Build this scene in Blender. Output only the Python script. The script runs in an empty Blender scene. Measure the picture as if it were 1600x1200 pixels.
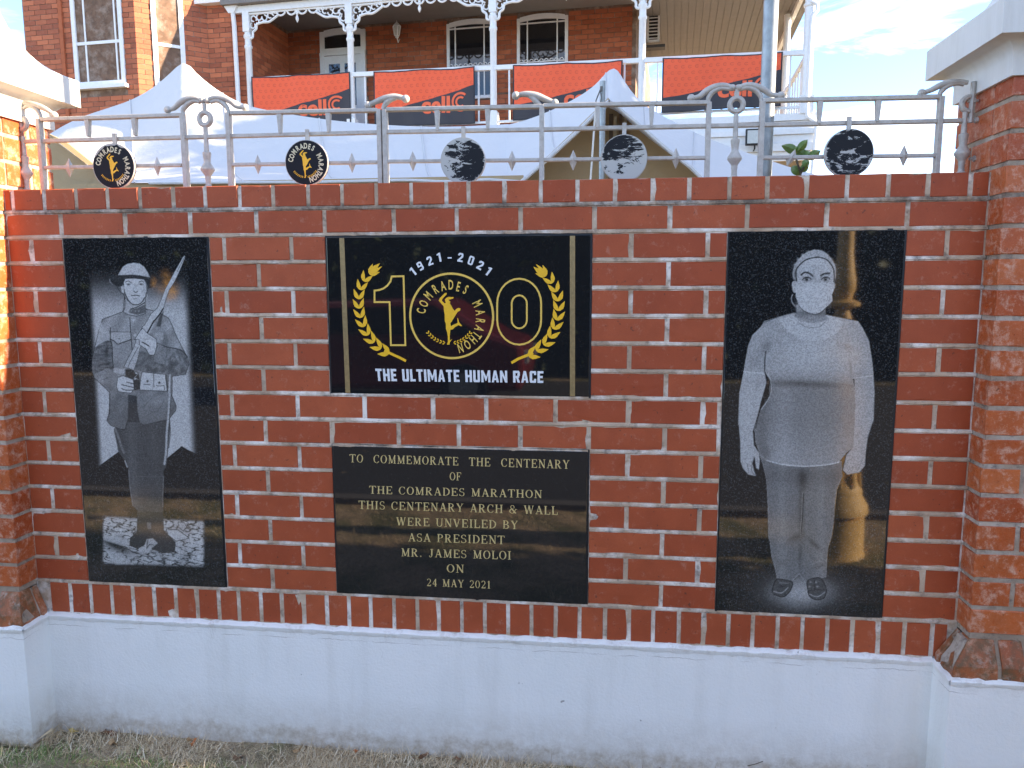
import bpy, math, random
import numpy as np
from mathutils import Vector, Matrix
random.seed(7); rng = np.random.default_rng(7)
S = bpy.context.scene
COL = S.collection
# ------------------------------------------------------------------ camera
FPX, YAW, PITCH, ROLL = 1180.0, 0.11711, -0.13018, 0.00231
CAM = np.array([1.82634, -2.41754, 1.06145])
def _rot(yaw, pitch, roll):
    cy, sy, cp, sp, cr, sr = math.cos(yaw), math.sin(yaw), math.cos(pitch), math.sin(pitch), math.cos(roll), math.sin(roll)
    f0 = np.array([-sy*cp, cy*cp, sp]); r0 = np.array([cy, sy, 0.0]); d0 = np.cross(f0, r0)
    return np.array([cr*r0+sr*d0, -sr*r0+cr*d0, f0])
RM = _rot(YAW, PITCH, ROLL)
cd = bpy.data.cameras.new('camera'); cam = bpy.data.objects.new('camera', cd); COL.objects.link(cam)
cd.sensor_width = 36; cd.lens = FPX/1600*36; cd.clip_start = 0.05; cd.clip_end = 2000
cam.matrix_world = Matrix(((RM[0][0], -RM[1][0], -RM[2][0], CAM[0]), (RM[0][1], -RM[1][1], -RM[2][1], CAM[1]),
                           (RM[0][2], -RM[1][2], -RM[2][2], CAM[2]), (0, 0, 0, 1)))
S.camera = cam
def P(u, v, Y=0.0):
    """the point where the sight line of a photo pixel meets the upright plane y = Y -> (x, z)"""
    d = np.array([(u-800)/FPX, (v-600)/FPX, 1.0]) @ RM
    q = CAM + (Y-CAM[1])/d[1]*d
    return float(q[0]), float(q[2])
def proj(X, Y, Z):
    q = np.stack([X-CAM[0], Y-CAM[1], Z-CAM[2]], -1) @ RM.T
    return 800+FPX*q[..., 0]/q[..., 2], 600+FPX*q[..., 1]/q[..., 2]
# ------------------------------------------------------------------ sky, sun, exposure
SUN_EL, SUN_AZ = math.radians(22), math.radians(1.5)      # azimuth from +x towards +y (behind the wall)
w = bpy.data.worlds.new('World'); S.world = w; w.use_nodes = True
nt = w.node_tree; nt.nodes.clear()
def _n(t, typ, **kw):
    n = t.nodes.new(typ)
    for k, v in kw.items(): setattr(n, k, v)
    return n
wo = _n(nt, 'ShaderNodeOutputWorld'); bg = _n(nt, 'ShaderNodeBackground'); sky = _n(nt, 'ShaderNodeTexSky')
sky.sky_type = 'NISHITA'; sky.sun_disc = False; sky.sun_elevation = SUN_EL
sky.sun_rotation = math.radians(90) - SUN_AZ; sky.air_density = 0.7; sky.dust_density = 0.1; sky.ozone_density = 3.0
tc = _n(nt, 'ShaderNodeTexCoord'); mp = _n(nt, 'ShaderNodeMapping'); mp.inputs['Scale'].default_value = (1.0, 1.0, 3.2)
mp.inputs['Rotation'].default_value = (0.35, 0.5, 0.4)
nz = _n(nt, 'ShaderNodeTexNoise'); nz.inputs['Scale'].default_value = 5.0; nz.inputs['Detail'].default_value = 9; nz.inputs['Roughness'].default_value = .62; nz.inputs['Distortion'].default_value = .6
cr = _n(nt, 'ShaderNodeValToRGB'); cr.color_ramp.elements[0].position = .46; cr.color_ramp.elements[1].position = .68
mx = _n(nt, 'ShaderNodeMix', data_type='RGBA'); mx.inputs['B'].default_value = (4.6, 4.25, 3.8, 1)
mm = _n(nt, 'ShaderNodeMath', operation='MULTIPLY'); mm.inputs[1].default_value = .85
L = nt.links.new
L(tc.outputs['Generated'], mp.inputs['Vector']); L(mp.outputs[0], nz.inputs['Vector']); L(nz.outputs['Fac'], cr.inputs[0])
L(cr.outputs['Color'], mm.inputs[0]); L(mm.outputs[0], mx.inputs['Factor']); L(sky.outputs[0], mx.inputs['A'])
L(mx.outputs['Result'], bg.inputs['Color']); bg.inputs['Strength'].default_value = 0.095
L(bg.outputs[0], wo.inputs['Surface'])
sl = bpy.data.lights.new('sun', 'SUN'); sl.energy = 3.8; sl.angle = math.radians(.5); sl.color = (1.0, .80, .56)
so = bpy.data.objects.new('sun', sl); COL.objects.link(so)
sd = Vector((math.cos(SUN_AZ)*math.cos(SUN_EL), math.sin(SUN_AZ)*math.cos(SUN_EL), math.sin(SUN_EL)))
so.rotation_euler = sd.to_track_quat('Z', 'Y').to_euler(); so.location = (8, 3, 8)
S.view_settings.view_transform = 'Standard'; S.view_settings.look = 'None'; S.view_settings.exposure = 2.75
S.view_settings.gamma = 1; S.view_settings.use_curve_mapping = False
S.render.engine = 'CYCLES'
S.cycles.max_bounces = 8
GZ = -0.575                                              # ground level (z = 0 is the lowest bed joint of the brick field)
# ------------------------------------------------------------------ object helpers
def tag(o, label=None, cat=None, group=None, kind=None):
    if label: o['label'] = label
    if cat: o['category'] = cat
    if group: o['group'] = group
    if kind: o['kind'] = kind
    return o
def empty(name, loc, label=None, cat=None, group=None, rz=0.0):
    o = bpy.data.objects.new(name, None); COL.objects.link(o); o.location = loc; o.rotation_euler = (0, 0, rz)
    o.empty_display_size = .1
    return tag(o, label, cat, group)
def link(name, me, parent=None, loc=None):
    o = bpy.data.objects.new(name, me); COL.objects.link(o)
    if parent is not None:
        o.parent = parent
    if loc is not None: o.location = loc
    return o
class MB:
    """collects geometry; build() links it as ONE object. Coordinates are the parent's own minus nothing (world if parent sits at the origin)."""
    def __init__(s, off=(0, 0, 0)): s.v = []; s.f = []; s.uv = None; s.off = off
    def add(s, vs, fs):
        b = len(s.v); s.v += [tuple(p) for p in vs]; s.f += [tuple(i+b for i in q) for q in fs]; return s
    def box(s, x0, x1, y0, y1, z0, z1):
        return s.add([(x0,y0,z0),(x1,y0,z0),(x1,y1,z0),(x0,y1,z0),(x0,y0,z1),(x1,y0,z1),(x1,y1,z1),(x0,y1,z1)],
                     [(0,3,2,1),(4,5,6,7),(0,1,5,4),(1,2,6,5),(2,3,7,6),(3,0,4,7)])
    def prism(s, poly, y0, y1):
        """xz polygon extruded along y"""
        a = sum(poly[i][0]*poly[(i+1) % len(poly)][1]-poly[(i+1) % len(poly)][0]*poly[i][1] for i in range(len(poly)))
        if a < 0: poly = poly[::-1]
        n = len(poly)
        return s.add([(x, y0, z) for x, z in poly]+[(x, y1, z) for x, z in poly],
                     [tuple(range(n)), tuple(range(2*n-1, n-1, -1))]+[(i, i+n, (i+1) % n+n, (i+1) % n) for i in range(n)])
    def face(s, poly, y):
        """flat xz polygon facing -y"""
        a = sum(poly[i][0]*poly[(i+1) % len(poly)][1]-poly[(i+1) % len(poly)][0]*poly[i][1] for i in range(len(poly)))
        if a < 0: poly = poly[::-1]
        return s.add([(x, y, z) for x, z in poly], [tuple(range(len(poly)))])
    def plan(s, poly, z0, z1):
        n = len(poly)
        a = sum(poly[i][0]*poly[(i+1) % n][1]-poly[(i+1) % n][0]*poly[i][1] for i in range(n))
        if a < 0: poly = poly[::-1]
        return s.add([(x, y, z0) for x, y in poly]+[(x, y, z1) for x, y in poly],
                     [tuple(range(n-1, -1, -1)), tuple(range(n, 2*n))]+[(i, (i+1) % n, (i+1) % n+n, i+n) for i in range(n)])
    def tube(s, pts, r, seg=8, caps=True):
        pts = [Vector(p) for p in pts]; n = len(pts); vs = []
        rs = r if isinstance(r, (list, tuple)) else [r]*n
        up = None
        for i, p in enumerate(pts):
            t = (pts[min(i+1, n-1)]-pts[max(i-1, 0)]).normalized()
            if up is None:
                up = Vector((0, 1, 0)) if abs(t.y) < .9 else Vector((1, 0, 0))
            a = t.cross(up).normalized(); b = a.cross(t).normalized(); up = b
            for k in range(seg):
                an = 2*math.pi*k/seg
                vs.append(p+(a*math.cos(an)+b*math.sin(an))*rs[i])
        fs = [(i*seg+k, i*seg+(k+1) % seg, (i+1)*seg+(k+1) % seg, (i+1)*seg+k) for i in range(n-1) for k in range(seg)]
        if caps: fs += [tuple(range(seg-1, -1, -1)), tuple((n-1)*seg+k for k in range(seg))]
        return s.add(vs, fs)
    def lathe(s, c, prof, seg=16):
        """prof [(r, z)] about the vertical through c"""
        vs = [(c[0]+r*math.cos(2*math.pi*k/seg), c[1]+r*math.sin(2*math.pi*k/seg), c[2]+z) for r, z in prof for k in range(seg)]
        n = len(prof)
        fs = [(i*seg+k, i*seg+(k+1) % seg, (i+1)*seg+(k+1) % seg, (i+1)*seg+k) for i in range(n-1) for k in range(seg)]
        fs += [tuple(range(seg-1, -1, -1)), tuple((n-1)*seg+k for k in range(seg))]
        return s.add(vs, fs)
    def torus(s, c, R, r, seg=24, rs=8, a0=0, a1=2*math.pi, dep=None):
        """ring in the xz plane"""
        full = abs(a1-a0-2*math.pi) < 1e-6
        pts = []
        n = seg if full else seg+1
        vs = []
        d = dep or r
        for i in range(n):
            a = a0+(a1-a0)*i/seg
            for k in range(rs):
                b = 2*math.pi*k/rs+math.pi/rs
                rr = R+r*math.cos(b)
                vs.append((c[0]+rr*math.cos(a), c[1]+d*math.sin(b), c[2]+rr*math.sin(a)))
        fs = [((i % n)*rs+k, ((i+1) % n)*rs+k, ((i+1) % n)*rs+(k+1) % rs, (i % n)*rs+(k+1) % rs) for i in range(seg) for k in range(rs)]
        if not full: fs += [tuple(range(rs)), tuple((n-1)*rs+k for k in range(rs-1, -1, -1))]
        return s.add(vs, fs)
    def ball(s, c, r, sx=1, sy=1, sz=1, n=8):
        prof = []
        vs = []; 
        for i in range(1, n):
            t = math.pi*i/n
            for k in range(2*n):
                a = math.pi*k/n
                vs.append((c[0]+r*sx*math.sin(t)*math.cos(a), c[1]+r*sy*math.sin(t)*math.sin(a), c[2]-r*sz*math.cos(t)))
        m = 2*n
        fs = [(i*m+k, i*m+(k+1) % m, (i+1)*m+(k+1) % m, (i+1)*m+k) for i in range(n-2) for k in range(m)]
        vs += [(c[0], c[1], c[2]-r*sz), (c[0], c[1], c[2]+r*sz)]
        b = len(vs)-2
        fs += [(b, (k+1) % m, k) for k in range(m)]+[(b+1, (n-2)*m+k, (n-2)*m+(k+1) % m) for k in range(m)]
        return s.add(vs, fs)
    def build(s, name, m, parent=None, smooth=False, loc=None, bevel=None):
        me = bpy.data.meshes.new(name)
        o0 = s.off
        me.from_pydata([(x-o0[0], y-o0[1], z-o0[2]) for x, y, z in s.v], [], s.f); me.materials.append(m)
        if smooth:
            me.polygons.foreach_set('use_smooth', [True]*len(me.polygons))
            try: me.set_sharp_from_angle(angle=math.radians(38))
            except Exception: pass
        o = link(name, me, parent, loc)
        if bevel:
            b = o.modifiers.new('bevel', 'BEVEL'); b.width = bevel; b.segments = 2; b.limit_method = 'ANGLE'
        return o
def crom(pts, n=6, closed=False):
    pts = [np.array(p, float) for p in pts]; out = []
    N = len(pts); rngi = range(N if closed else N-1)
    for i in rngi:
        p0 = pts[(i-1) % N] if closed or i > 0 else pts[0]; p1 = pts[i]; p2 = pts[(i+1) % N]
        p3 = pts[(i+2) % N] if closed or i+2 < N else pts[-1]
        for k in range(n):
            t = k/n
            out.append(tuple(.5*((2*p1)+(-p0+p2)*t+(2*p0-5*p1+4*p2-p3)*t*t+(-p0+3*p1-3*p2+p3)*t**3)))
    if not closed: out.append(tuple(pts[-1]))
    return out
# ------------------------------------------------------------------ materials
class NM:
    def __init__(s, name):
        s.m = bpy.data.materials.new(name); s.m.use_nodes = True; s.t = s.m.node_tree; s.b = s.t.nodes['Principled BSDF']; s.L = s.t.links.new
        s.tc = s.t.nodes.new('ShaderNodeTexCoord')
    def n(s, typ, **kw): return _n(s.t, typ, **kw)
    def co(s, kind='Object', scale=None):
        o = s.tc.outputs[kind]
        if kind == 'World':
            pass
        if scale is not None:
            m = s.n('ShaderNodeMapping'); m.inputs['Scale'].default_value = scale if isinstance(scale, tuple) else (scale,)*3
            s.L(o, m.inputs[0]); o = m.outputs[0]
        return o
    def wpos(s, scale=None):
        g = s.n('ShaderNodeNewGeometry'); o = g.outputs['Position']
        if scale is not None:
            m = s.n('ShaderNodeMapping'); m.inputs['Scale'].default_value = scale if isinstance(scale, tuple) else (scale,)*3
            s.L(o, m.inputs[0]); o = m.outputs[0]
        return o
    def noise(s, vec, scale, detail=5, rough=.55, dist=0):
        t = s.n('ShaderNodeTexNoise'); t.inputs['Scale'].default_value = scale; t.inputs['Detail'].default_value = detail
        t.inputs['Roughness'].default_value = rough; t.inputs['Distortion'].default_value = dist; s.L(vec, t.inputs['Vector']); return t.outputs['Fac']
    def ramp(s, fac, *els):
        r = s.n('ShaderNodeValToRGB'); e = r.color_ramp.elements
        while len(e) < len(els): e.new(.5)
        for i, (p, c) in enumerate(els):
            e[i].position = p; e[i].color = (c, c, c, 1) if isinstance(c, (int, float)) else (*c, 1)
        s.L(fac, r.inputs[0]); return r.outputs['Color']
    def mix(s, fac, a, b, mode='MIX'):
        m = s.n('ShaderNodeMix', data_type='RGBA', blend_type=mode)
        for k, v in (('Factor', fac), ('A', a), ('B', b)):
            if isinstance(v, (int, float)) and k == 'Factor': m.inputs[k].default_value = v
            elif isinstance(v, (tuple, list)): m.inputs[k].default_value = (*v, 1)
            elif isinstance(v, (int, float)): m.inputs[k].default_value = (v, v, v, 1)
            else: s.L(v, m.inputs[k])
        return m.outputs['Result']
    def math(s, op, a, b=None, clamp=False):
        m = s.n('ShaderNodeMath', operation=op, use_clamp=clamp)
        for i, v in enumerate((a, b)):
            if v is None: continue
            if isinstance(v, (int, float)): m.inputs[i].default_value = v
            else: s.L(v, m.inputs[i])
        return m.outputs[0]
    def sep(s, vec):
        x = s.n('ShaderNodeSeparateXYZ'); s.L(vec, x.inputs[0]); return x.outputs
    def rand(s): return s.n('ShaderNodeObjectInfo').outputs['Random']
    def attr(s, name):
        a = s.n('ShaderNodeAttribute'); a.attribute_name = name; return a.outputs['Fac']
    def bump(s, h, strength=.3, dist=.002):
        b = s.n('ShaderNodeBump'); b.inputs['Strength'].default_value = strength; b.inputs['Distance'].default_value = dist
        s.L(h, b.inputs['Height']); s.L(b.outputs[0], s.b.inputs['Normal']); return s
    def set(s, **kw):
        for k, v in kw.items():
            k = {'col': 'Base Color', 'rough': 'Roughness', 'metal': 'Metallic', 'ior': 'IOR', 'spec': 'Specular IOR Level', 'alpha': 'Alpha', 'coat': 'Coat Weight', 'trans': 'Transmission Weight'}.get(k, k)
            if isinstance(v, tuple): s.b.inputs[k].default_value = (*v, 1)
            elif isinstance(v, (int, float)): s.b.inputs[k].default_value = v
            else: s.L(v, s.b.inputs[k])
        return s.m
def seeded(n, vec_scale):
    """object coordinates shifted by the object's random number, so that copies differ"""
    m = n.n('ShaderNodeVectorMath', operation='ADD'); r = n.rand()
    c = n.n('ShaderNodeCombineXYZ'); k = n.math('MULTIPLY', r, 37.0)
    n.L(k, c.inputs[0]); n.L(k, c.inputs[1]); n.L(n.math('MULTIPLY', r, 91.0), c.inputs[2])
    n.L(n.co('Object', vec_scale), m.inputs[0]); n.L(c.outputs[0], m.inputs[1]); return m.outputs[0]
def brick_mat(name, lo, hi, worn, wornf, rough=.55, pit=.3, wth=.56, grime=0.0):
    n = NM(name); v = seeded(n, 1.0); r = n.rand()
    base = n.mix(r, lo, hi)
    big = n.noise(v, 14, 4); base = n.mix(n.ramp(big, (.35, 0.0), (.7, .35)), base, tuple(c*.68 for c in lo))
    scuff = n.noise(v, 30, 9, .78, .15); base = n.mix(n.math('MULTIPLY', n.ramp(scuff, (wth, 0.0), (wth+.18, 1.0)), wornf), base, worn)
    fine = n.noise(v, 260, 3, .7); base = n.mix(n.ramp(fine, (.3, .16), (.5, 0.0)), base, tuple(c*.4 for c in lo))
    if grime:
        base = n.mix(n.math('MULTIPLY', n.ramp(n.noise(v, 16, 7, .7), (.42, 0.0), (.62, 1.0)), grime), base, (.075, .07, .035))
        base = n.mix(n.math('MULTIPLY', n.ramp(n.noise(v, 21, 6, .7), (.55, 0.0), (.66, 1.0)), grime*.7), base, (.40, .36, .30))
    spots = n.noise(v, 75, 2, .5); base = n.mix(n.ramp(spots, (.70, 0.0), (.74, .55)), base, (.05, .03, .025))
    h = n.mix(.6, fine, n.noise(v, 45, 6, .65)); n.bump(h, pit, .0016)
    return n.set(col=base, rough=n.ramp(scuff, (.3, rough-.1), (.8, rough+.15)), spec=.28)
M = {}
M['brick'] = brick_mat('red_face_brick', (.34, .066, .024), (.43, .098, .037), (.58, .33, .24), .45, .55, .5)
M['pbrick'] = brick_mat('worn_pillar_brick', (.38, .070, .020), (.52, .135, .042), (.66, .42, .30), .9, .32, 1.0, .50, .10)
M['wbrick'] = brick_mat('weathered_sloping_brick', (.30, .075, .026), (.40, .13, .05), (.62, .38, .26), .9, .5, 1.0, .5, .8)
def mortar_mat(name, lo, hi, white):
    n = NM(name); v = n.wpos()
    c = n.mix(n.ramp(n.noise(v, 9, 5), (.35, 0.0), (.65, 1.0)), lo, hi)
    c = n.mix(n.math('MULTIPLY', n.ramp(n.noise(v, 5.5, 6, .65), (.48, 0.0), (.62, 1.0)), white), c, (.86, .79, .71))
    c = n.mix(n.ramp(n.noise(v, 24, 6, .7), (.52, 0.0), (.70, .8)), c, (.10, .075, .06))
    zz = n.math('ABSOLUTE', n.math('SUBTRACT', n.sep(v)[2], 1.309)); gr = n.math('MULTIPLY', n.ramp(zz, (.0, 1.0), (.014, .8), (.02, 0.0)), n.ramp(n.noise(v, 13, 6, .7), (.38, 0.0), (.6, .9)))
    c = n.mix(gr, c, (.09, .07, .055))
    n.bump(n.mix(.5, n.noise(v, 55, 4, .6), n.noise(v, 260, 3, .7)), .8, .003)
    return n.set(col=c, rough=.9)
M['mortar'] = mortar_mat('lime_mortar', (.38, .265, .18), (.56, .43, .31), .85)
M['pmortar'] = mortar_mat('pillar_mortar', (.27, .20, .14), (.38, .30, .22), .25)
def paint_mat():
    n = NM('white_masonry_paint'); v = n.wpos()
    sx = n.sep(v); hh = n.math('SUBTRACT', sx[2], GZ)
    wob = n.math('MULTIPLY', n.noise(v, 9, 8, .75), .10)
    low = n.ramp(n.math('SUBTRACT', hh, wob), (-.02+.0, 1.0), (.045, .35), (.12, 0.0)) if False else n.ramp(n.math('SUBTRACT', hh, wob), (.0, .75), (.03, .35), (.16, 0.0))
    vs = n.wpos((1.0, 1.0, .12)); streak = n.ramp(n.noise(vs, 11, 5, .6), (.52, 0.0), (.85, .32))
    c = n.mix(streak, (.86, .84, .80), (.56, .52, .45))
    c = n.mix(n.ramp(n.noise(v, 3.2, 4), (.4, 0.0), (.75, .35)), c, (.72, .73, .69))
    c = n.mix(n.math('MULTIPLY', low, n.ramp(n.noise(v, 38, 6, .7), (.3, .35), (.65, 1.0))), c, (.36, .27, .17))
    sp = n.noise(v, 30, 3, .5); c = n.mix(n.ramp(sp, (.76, 0.0), (.79, .7)), c, (.2, .17, .14))
    lz = n.math('ABSOLUTE', n.math('SUBTRACT', n.math('ADD', sx[2], n.math('MULTIPLY', n.noise(n.wpos((1, 1, 0)), 7, 5, .7), .03)), -.148))
    crk = n.math('MULTIPLY', n.math('LESS_THAN', lz, .0011), n.ramp(n.noise(v, 6, 3), (.45, 0.0), (.55, .55))); c = n.mix(crk, c, (.33, .29, .25))
    c = n.mix(n.math('MULTIPLY', n.ramp(n.math('SUBTRACT', -.11, sx[2]), (.0, 1.0), (.06, 0.0)), n.ramp(n.noise(v, 18, 7, .75), (.52, 0.0), (.62, .45))), c, (.45, .38, .31))
    fl = n.noise(n.wpos((1, 1, .5)), 14, 7, .75, 1.2); c = n.mix(n.ramp(fl, (.66, 0.0), (.70, .35)), c, (.42, .37, .30))
    n.bump(n.mix(.6, n.noise(v, 26, 6, .6), n.noise(v, 110, 4, .65)), .55, .006)
    return n.set(col=c, rough=.55)
M['paint'] = paint_mat()
def cap_mat():
    n = NM('pale_stone_cap'); v = n.wpos()
    c = n.mix(n.ramp(n.noise(n.wpos((1, 1, .1)), 30, 5, .7), (.45, 0.0), (.75, .3)), (.66, .64, .60), (.42, .39, .33))
    n.bump(n.noise(v, 90, 4, .6), .3, .002); return n.set(col=c, rough=.7)
M['cap'] = cap_mat()
def granite_mat(engr):
    n = NM('engraved_black_granite' if engr else 'polished_black_granite'); v = n.wpos()
    vo = n.n('ShaderNodeTexVoronoi'); vo.inputs['Scale'].default_value = 300; n.L(v, vo.inputs['Vector'])
    sc = n.sep(vo.outputs['Color'])
    sp = n.ramp(sc[0], (.45, 0.0), (1.0, 1.0)); sp2 = n.ramp(n.noise(v, 210, 3, .8), (.45, 0.0), (.7, 1.0))
    k = .085 if engr else .024
    c = n.mix(n.math('MULTIPLY', n.math('MULTIPLY', sp, sp2), 1.0), (.009, .0095, .011), (k*1.15, k*1.2, k*1.25))
    if engr:
        e = n.attr('engraving')
        g = n.mix(.6, sc[1], n.noise(v, 260, 3, .9))
        ee = n.math('MULTIPLY', n.ramp(e, (.0, .0), (.15, .06), (.38, .30), (.62, .74), (.85, 1.1)), n.ramp(g, (.24, .62), (.72, 1.20)))
        c = n.mix(ee, c, (.56, .56, .55))
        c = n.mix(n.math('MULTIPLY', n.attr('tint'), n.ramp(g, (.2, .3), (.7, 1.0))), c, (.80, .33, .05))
        n.set(rough=n.ramp(e, (.0, .035), (.6, .075)), spec=n.ramp(e, (.0, .85), (.7, .95)))
        n.bump(n.math('MULTIPLY', g, e), .25, .0008)
    else:
        n.set(rough=.03, spec=.75)
    return n.set(col=c)
M['granite'] = granite_mat(False); M['engraved'] = granite_mat(True)
def plain(name, col, rough=.5, metal=0, bs=None, var=.15, spec=.5):
    n = NM(name); v = n.co('Object')
    c = n.mix(n.ramp(n.noise(v, bs or 30, 5, .6), (.35, 0.0), (.7, 1.0)), col, tuple(x*(1-var) for x in col))
    if bs: n.bump(n.noise(v, bs*4, 4, .6), .2, .001)
    return n.set(col=c, rough=rough, metal=metal, spec=spec)
M['gold'] = plain('gold_inlay', (.90, .50, .012), .42, 0, 200, .12)
M['paleyellow'] = plain('pale_yellow_inlay', (.80, .52, .09), .45, 0, 200, .1)
M['brass'] = plain('dull_brass_strip', (.36, .25, .11), .38, .3, 90, .3)
M['lettergold'] = plain('gilded_letters', (.66, .50, .21), .4, .0, 300, .25)
M['letterwhite'] = plain('white_inlay', (.74, .75, .76), .5, 0, 200, .12)
M['black'] = plain('black_sealant', (.006, .007, .009), .5)
def iron_mat():
    n = NM('silver_painted_iron'); v = n.wpos()
    c = n.mix(n.ramp(n.noise(v, 40, 6, .7), (.4, 0.0), (.7, .8)), (.50, .465, .42), (.33, .295, .255))
    c = n.mix(n.ramp(n.noise(v, 90, 5, .7), (.66, 0.0), (.74, .6)), c, (.16, .12, .09))
    n.bump(n.noise(v, 150, 4, .6), .35, .0015); return n.set(col=c, rough=.5, metal=.15)
M['iron'] = iron_mat()
def peel_mat(name, seed, th, scale, rot, gx=0.0, gz=0.0):
    n = NM(name); m = n.n('ShaderNodeMapping'); m.inputs['Location'].default_value = (seed, seed*.7, seed*1.3)
    m.inputs['Rotation'].default_value = (0, rot, 0); m.inputs['Scale'].default_value = (1.0, 1.0, 2.3)
    n.L(n.co('Object'), m.inputs[0])
    f = n.math('ADD', n.noise(m.outputs[0], scale, 9, .74, 1.6), 0.0)
    # the rim peels first
    s = n.sep(n.co('Object')); r2 = n.math('ADD', n.math('MULTIPLY', s[0], s[0]), n.math('MULTIPLY', s[2], s[2]))
    f = n.math('ADD', f, n.math('MULTIPLY', n.ramp(n.math('MULTIPLY', r2, 180), (.70, 0.0), (1.0, 1.0)), .14))
    f = n.math('ADD', f, n.math('ADD', n.math('MULTIPLY', s[0], gx), n.math('MULTIPLY', s[2], gz)))
    k = n.ramp(f, (th, 0.0), (th+.012, 1.0))
    c = n.mix(k, (.008, .009, .012), (.46, .46, .43))
    return n.set(col=c, rough=.55, spec=.25)
M['discblack'] = plain('black_enamel', (.008, .008, .012), .5, 0, None, .1, .2)
M['tent'] = None
def tent_mat(name, col, tr=.35):
    n = NM(name); v = n.wpos()
    n.bump(n.mix(.7, n.noise(n.wpos((1, .6, 1.4)), 1.6, 4), n.noise(v, 6, 4, .6, 1.0)), .3, .05)
    t = n.n('ShaderNodeBsdfTranslucent'); t.inputs['Color'].default_value = (*[c*.9 for c in col], 1)
    mxs = n.n('ShaderNodeMixShader'); mxs.inputs[0].default_value = tr
    out = n.t.nodes['Material Output']
    n.set(col=n.mix(n.ramp(n.noise(v, 5, 4), (.4, 0.0), (.8, .2)), col, tuple(c*.85 for c in col)), rough=.55)
    n.L(n.b.outputs[0], mxs.inputs[1]); n.L(t.outputs[0], mxs.inputs[2]); n.L(mxs.outputs[0], out.inputs['Surface'])
    return n.m
M['tent'] = tent_mat('white_tent_fabric', (.62, .62, .62), .10)
M['beige'] = tent_mat('beige_lining', (.44, .31, .16), .12)
M['whitepaint'] = plain('white_joinery_paint', (.76, .77, .78), .45, 0, 20, .08)
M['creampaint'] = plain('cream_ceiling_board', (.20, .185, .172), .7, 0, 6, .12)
M['darkglass'] = NM('dark_window_glass').set(col=(.012, .012, .015), rough=.04, spec=.9)
M['galv'] = plain('galvanised_steel', (.34, .36, .36), .42, .55, 25, .35)
M['rope'] = plain('white_rope', (.7, .68, .62), .8, 0, 300, .2)
def louvre_glass():
    n = NM('glazed_window_blind'); s = n.sep(n.co('Object'))
    f = n.math('FRACT', n.math('MULTIPLY', s[2], 16.0))
    c = n.mix(n.ramp(f, (.0, 0.0), (.2, 1.0), (.85, 1.0), (1.0, 0.0)), (.20, .17, .13), (.50, .46, .38))
    return n.set(col=c, rough=.12, spec=.35)
M['blind'] = louvre_glass()
M['hb'] = brick_mat('house_brick', (.28, .075, .032), (.46, .135, .058), (.5, .25, .16), .25, .75, .3)
M['hmortar'] = mortar_mat('house_mortar', (.12, .07, .045), (.2, .12, .08), .15)
M['leaf'] = plain('green_leaf', (.13, .23, .045), .4, 0, 30, .45)
M['stem'] = plain('brown_stem', (.10, .08, .05), .8, 0, 60, .3)
# ================================================================== LARGE STRUCTURE
# ground
def ground_mat():
    n = NM('lawn_soil'); v = n.wpos()
    c = n.mix(n.ramp(n.noise(v, 2.5, 6, .65), (.42, 0.0), (.6, 1.0)), (.56, .42, .26), (.17, .18, .07))
    c = n.mix(n.ramp(n.noise(v, 45, 6, .75), (.4, 0.0), (.62, .75)), c, (.13, .092, .058))
    n.bump(n.noise(v, 70, 6, .7), 1.0, .02); return n.set(col=c, rough=.95)
M['ground'] = ground_mat()
def near_ground():
    me = bpy.data.meshes.new('ground')
    xs = np.linspace(-6, 10, 161); ys = np.linspace(-5, 1.5, 90)
    X, Y = np.meshgrid(xs, ys)
    Z = np.full_like(X, GZ)+.008*np.sin(X*7+Y*3)*np.cos(Y*11-X*4)+rng.normal(0, .003, X.shape)
    V = np.stack([X, Y, Z], -1).reshape(-1, 3); nx = len(xs)
    F = [(j*nx+i, j*nx+i+1, (j+1)*nx+i+1, (j+1)*nx+i) for j in range(len(ys)-1) for i in range(nx-1)]
    b = len(V)
    me.from_pydata([tuple(p) for p in V], [], F); me.materials.append(M['ground'])
    return tag(link('verge_ground', me), 'strip of dry lawn and soil at the foot of the white plinth', None, None, 'structure')
near_ground()
g = MB(); g.box(-300, 300, -300, 400, GZ-.6, GZ-.03)
tag(g.build('ground', M['ground']), None, None, None, 'structure')
def asphalt():
    n = NM('asphalt'); v = n.wpos(); n.bump(n.noise(v, 120, 3), .5, .004)
    return n.set(col=n.mix(n.noise(v, 1.5, 4), (.026, .026, .027), (.038, .037, .036)), rough=.85)
M['asphalt'] = asphalt()
g = MB(); g.box(-60, 60, -10.4, -3.05, GZ+.003, GZ+.012); tag(g.build('road', M['asphalt']), None, None, None, 'structure')
g = MB(); g.box(-60, 60, -3.05, -2.93, GZ-.02, GZ+.05); tag(g.build('kerb', plain('concrete_kerb', (.12, .11, .10), .8, 0, 12, .2)), None, None, None, 'structure')

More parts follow.
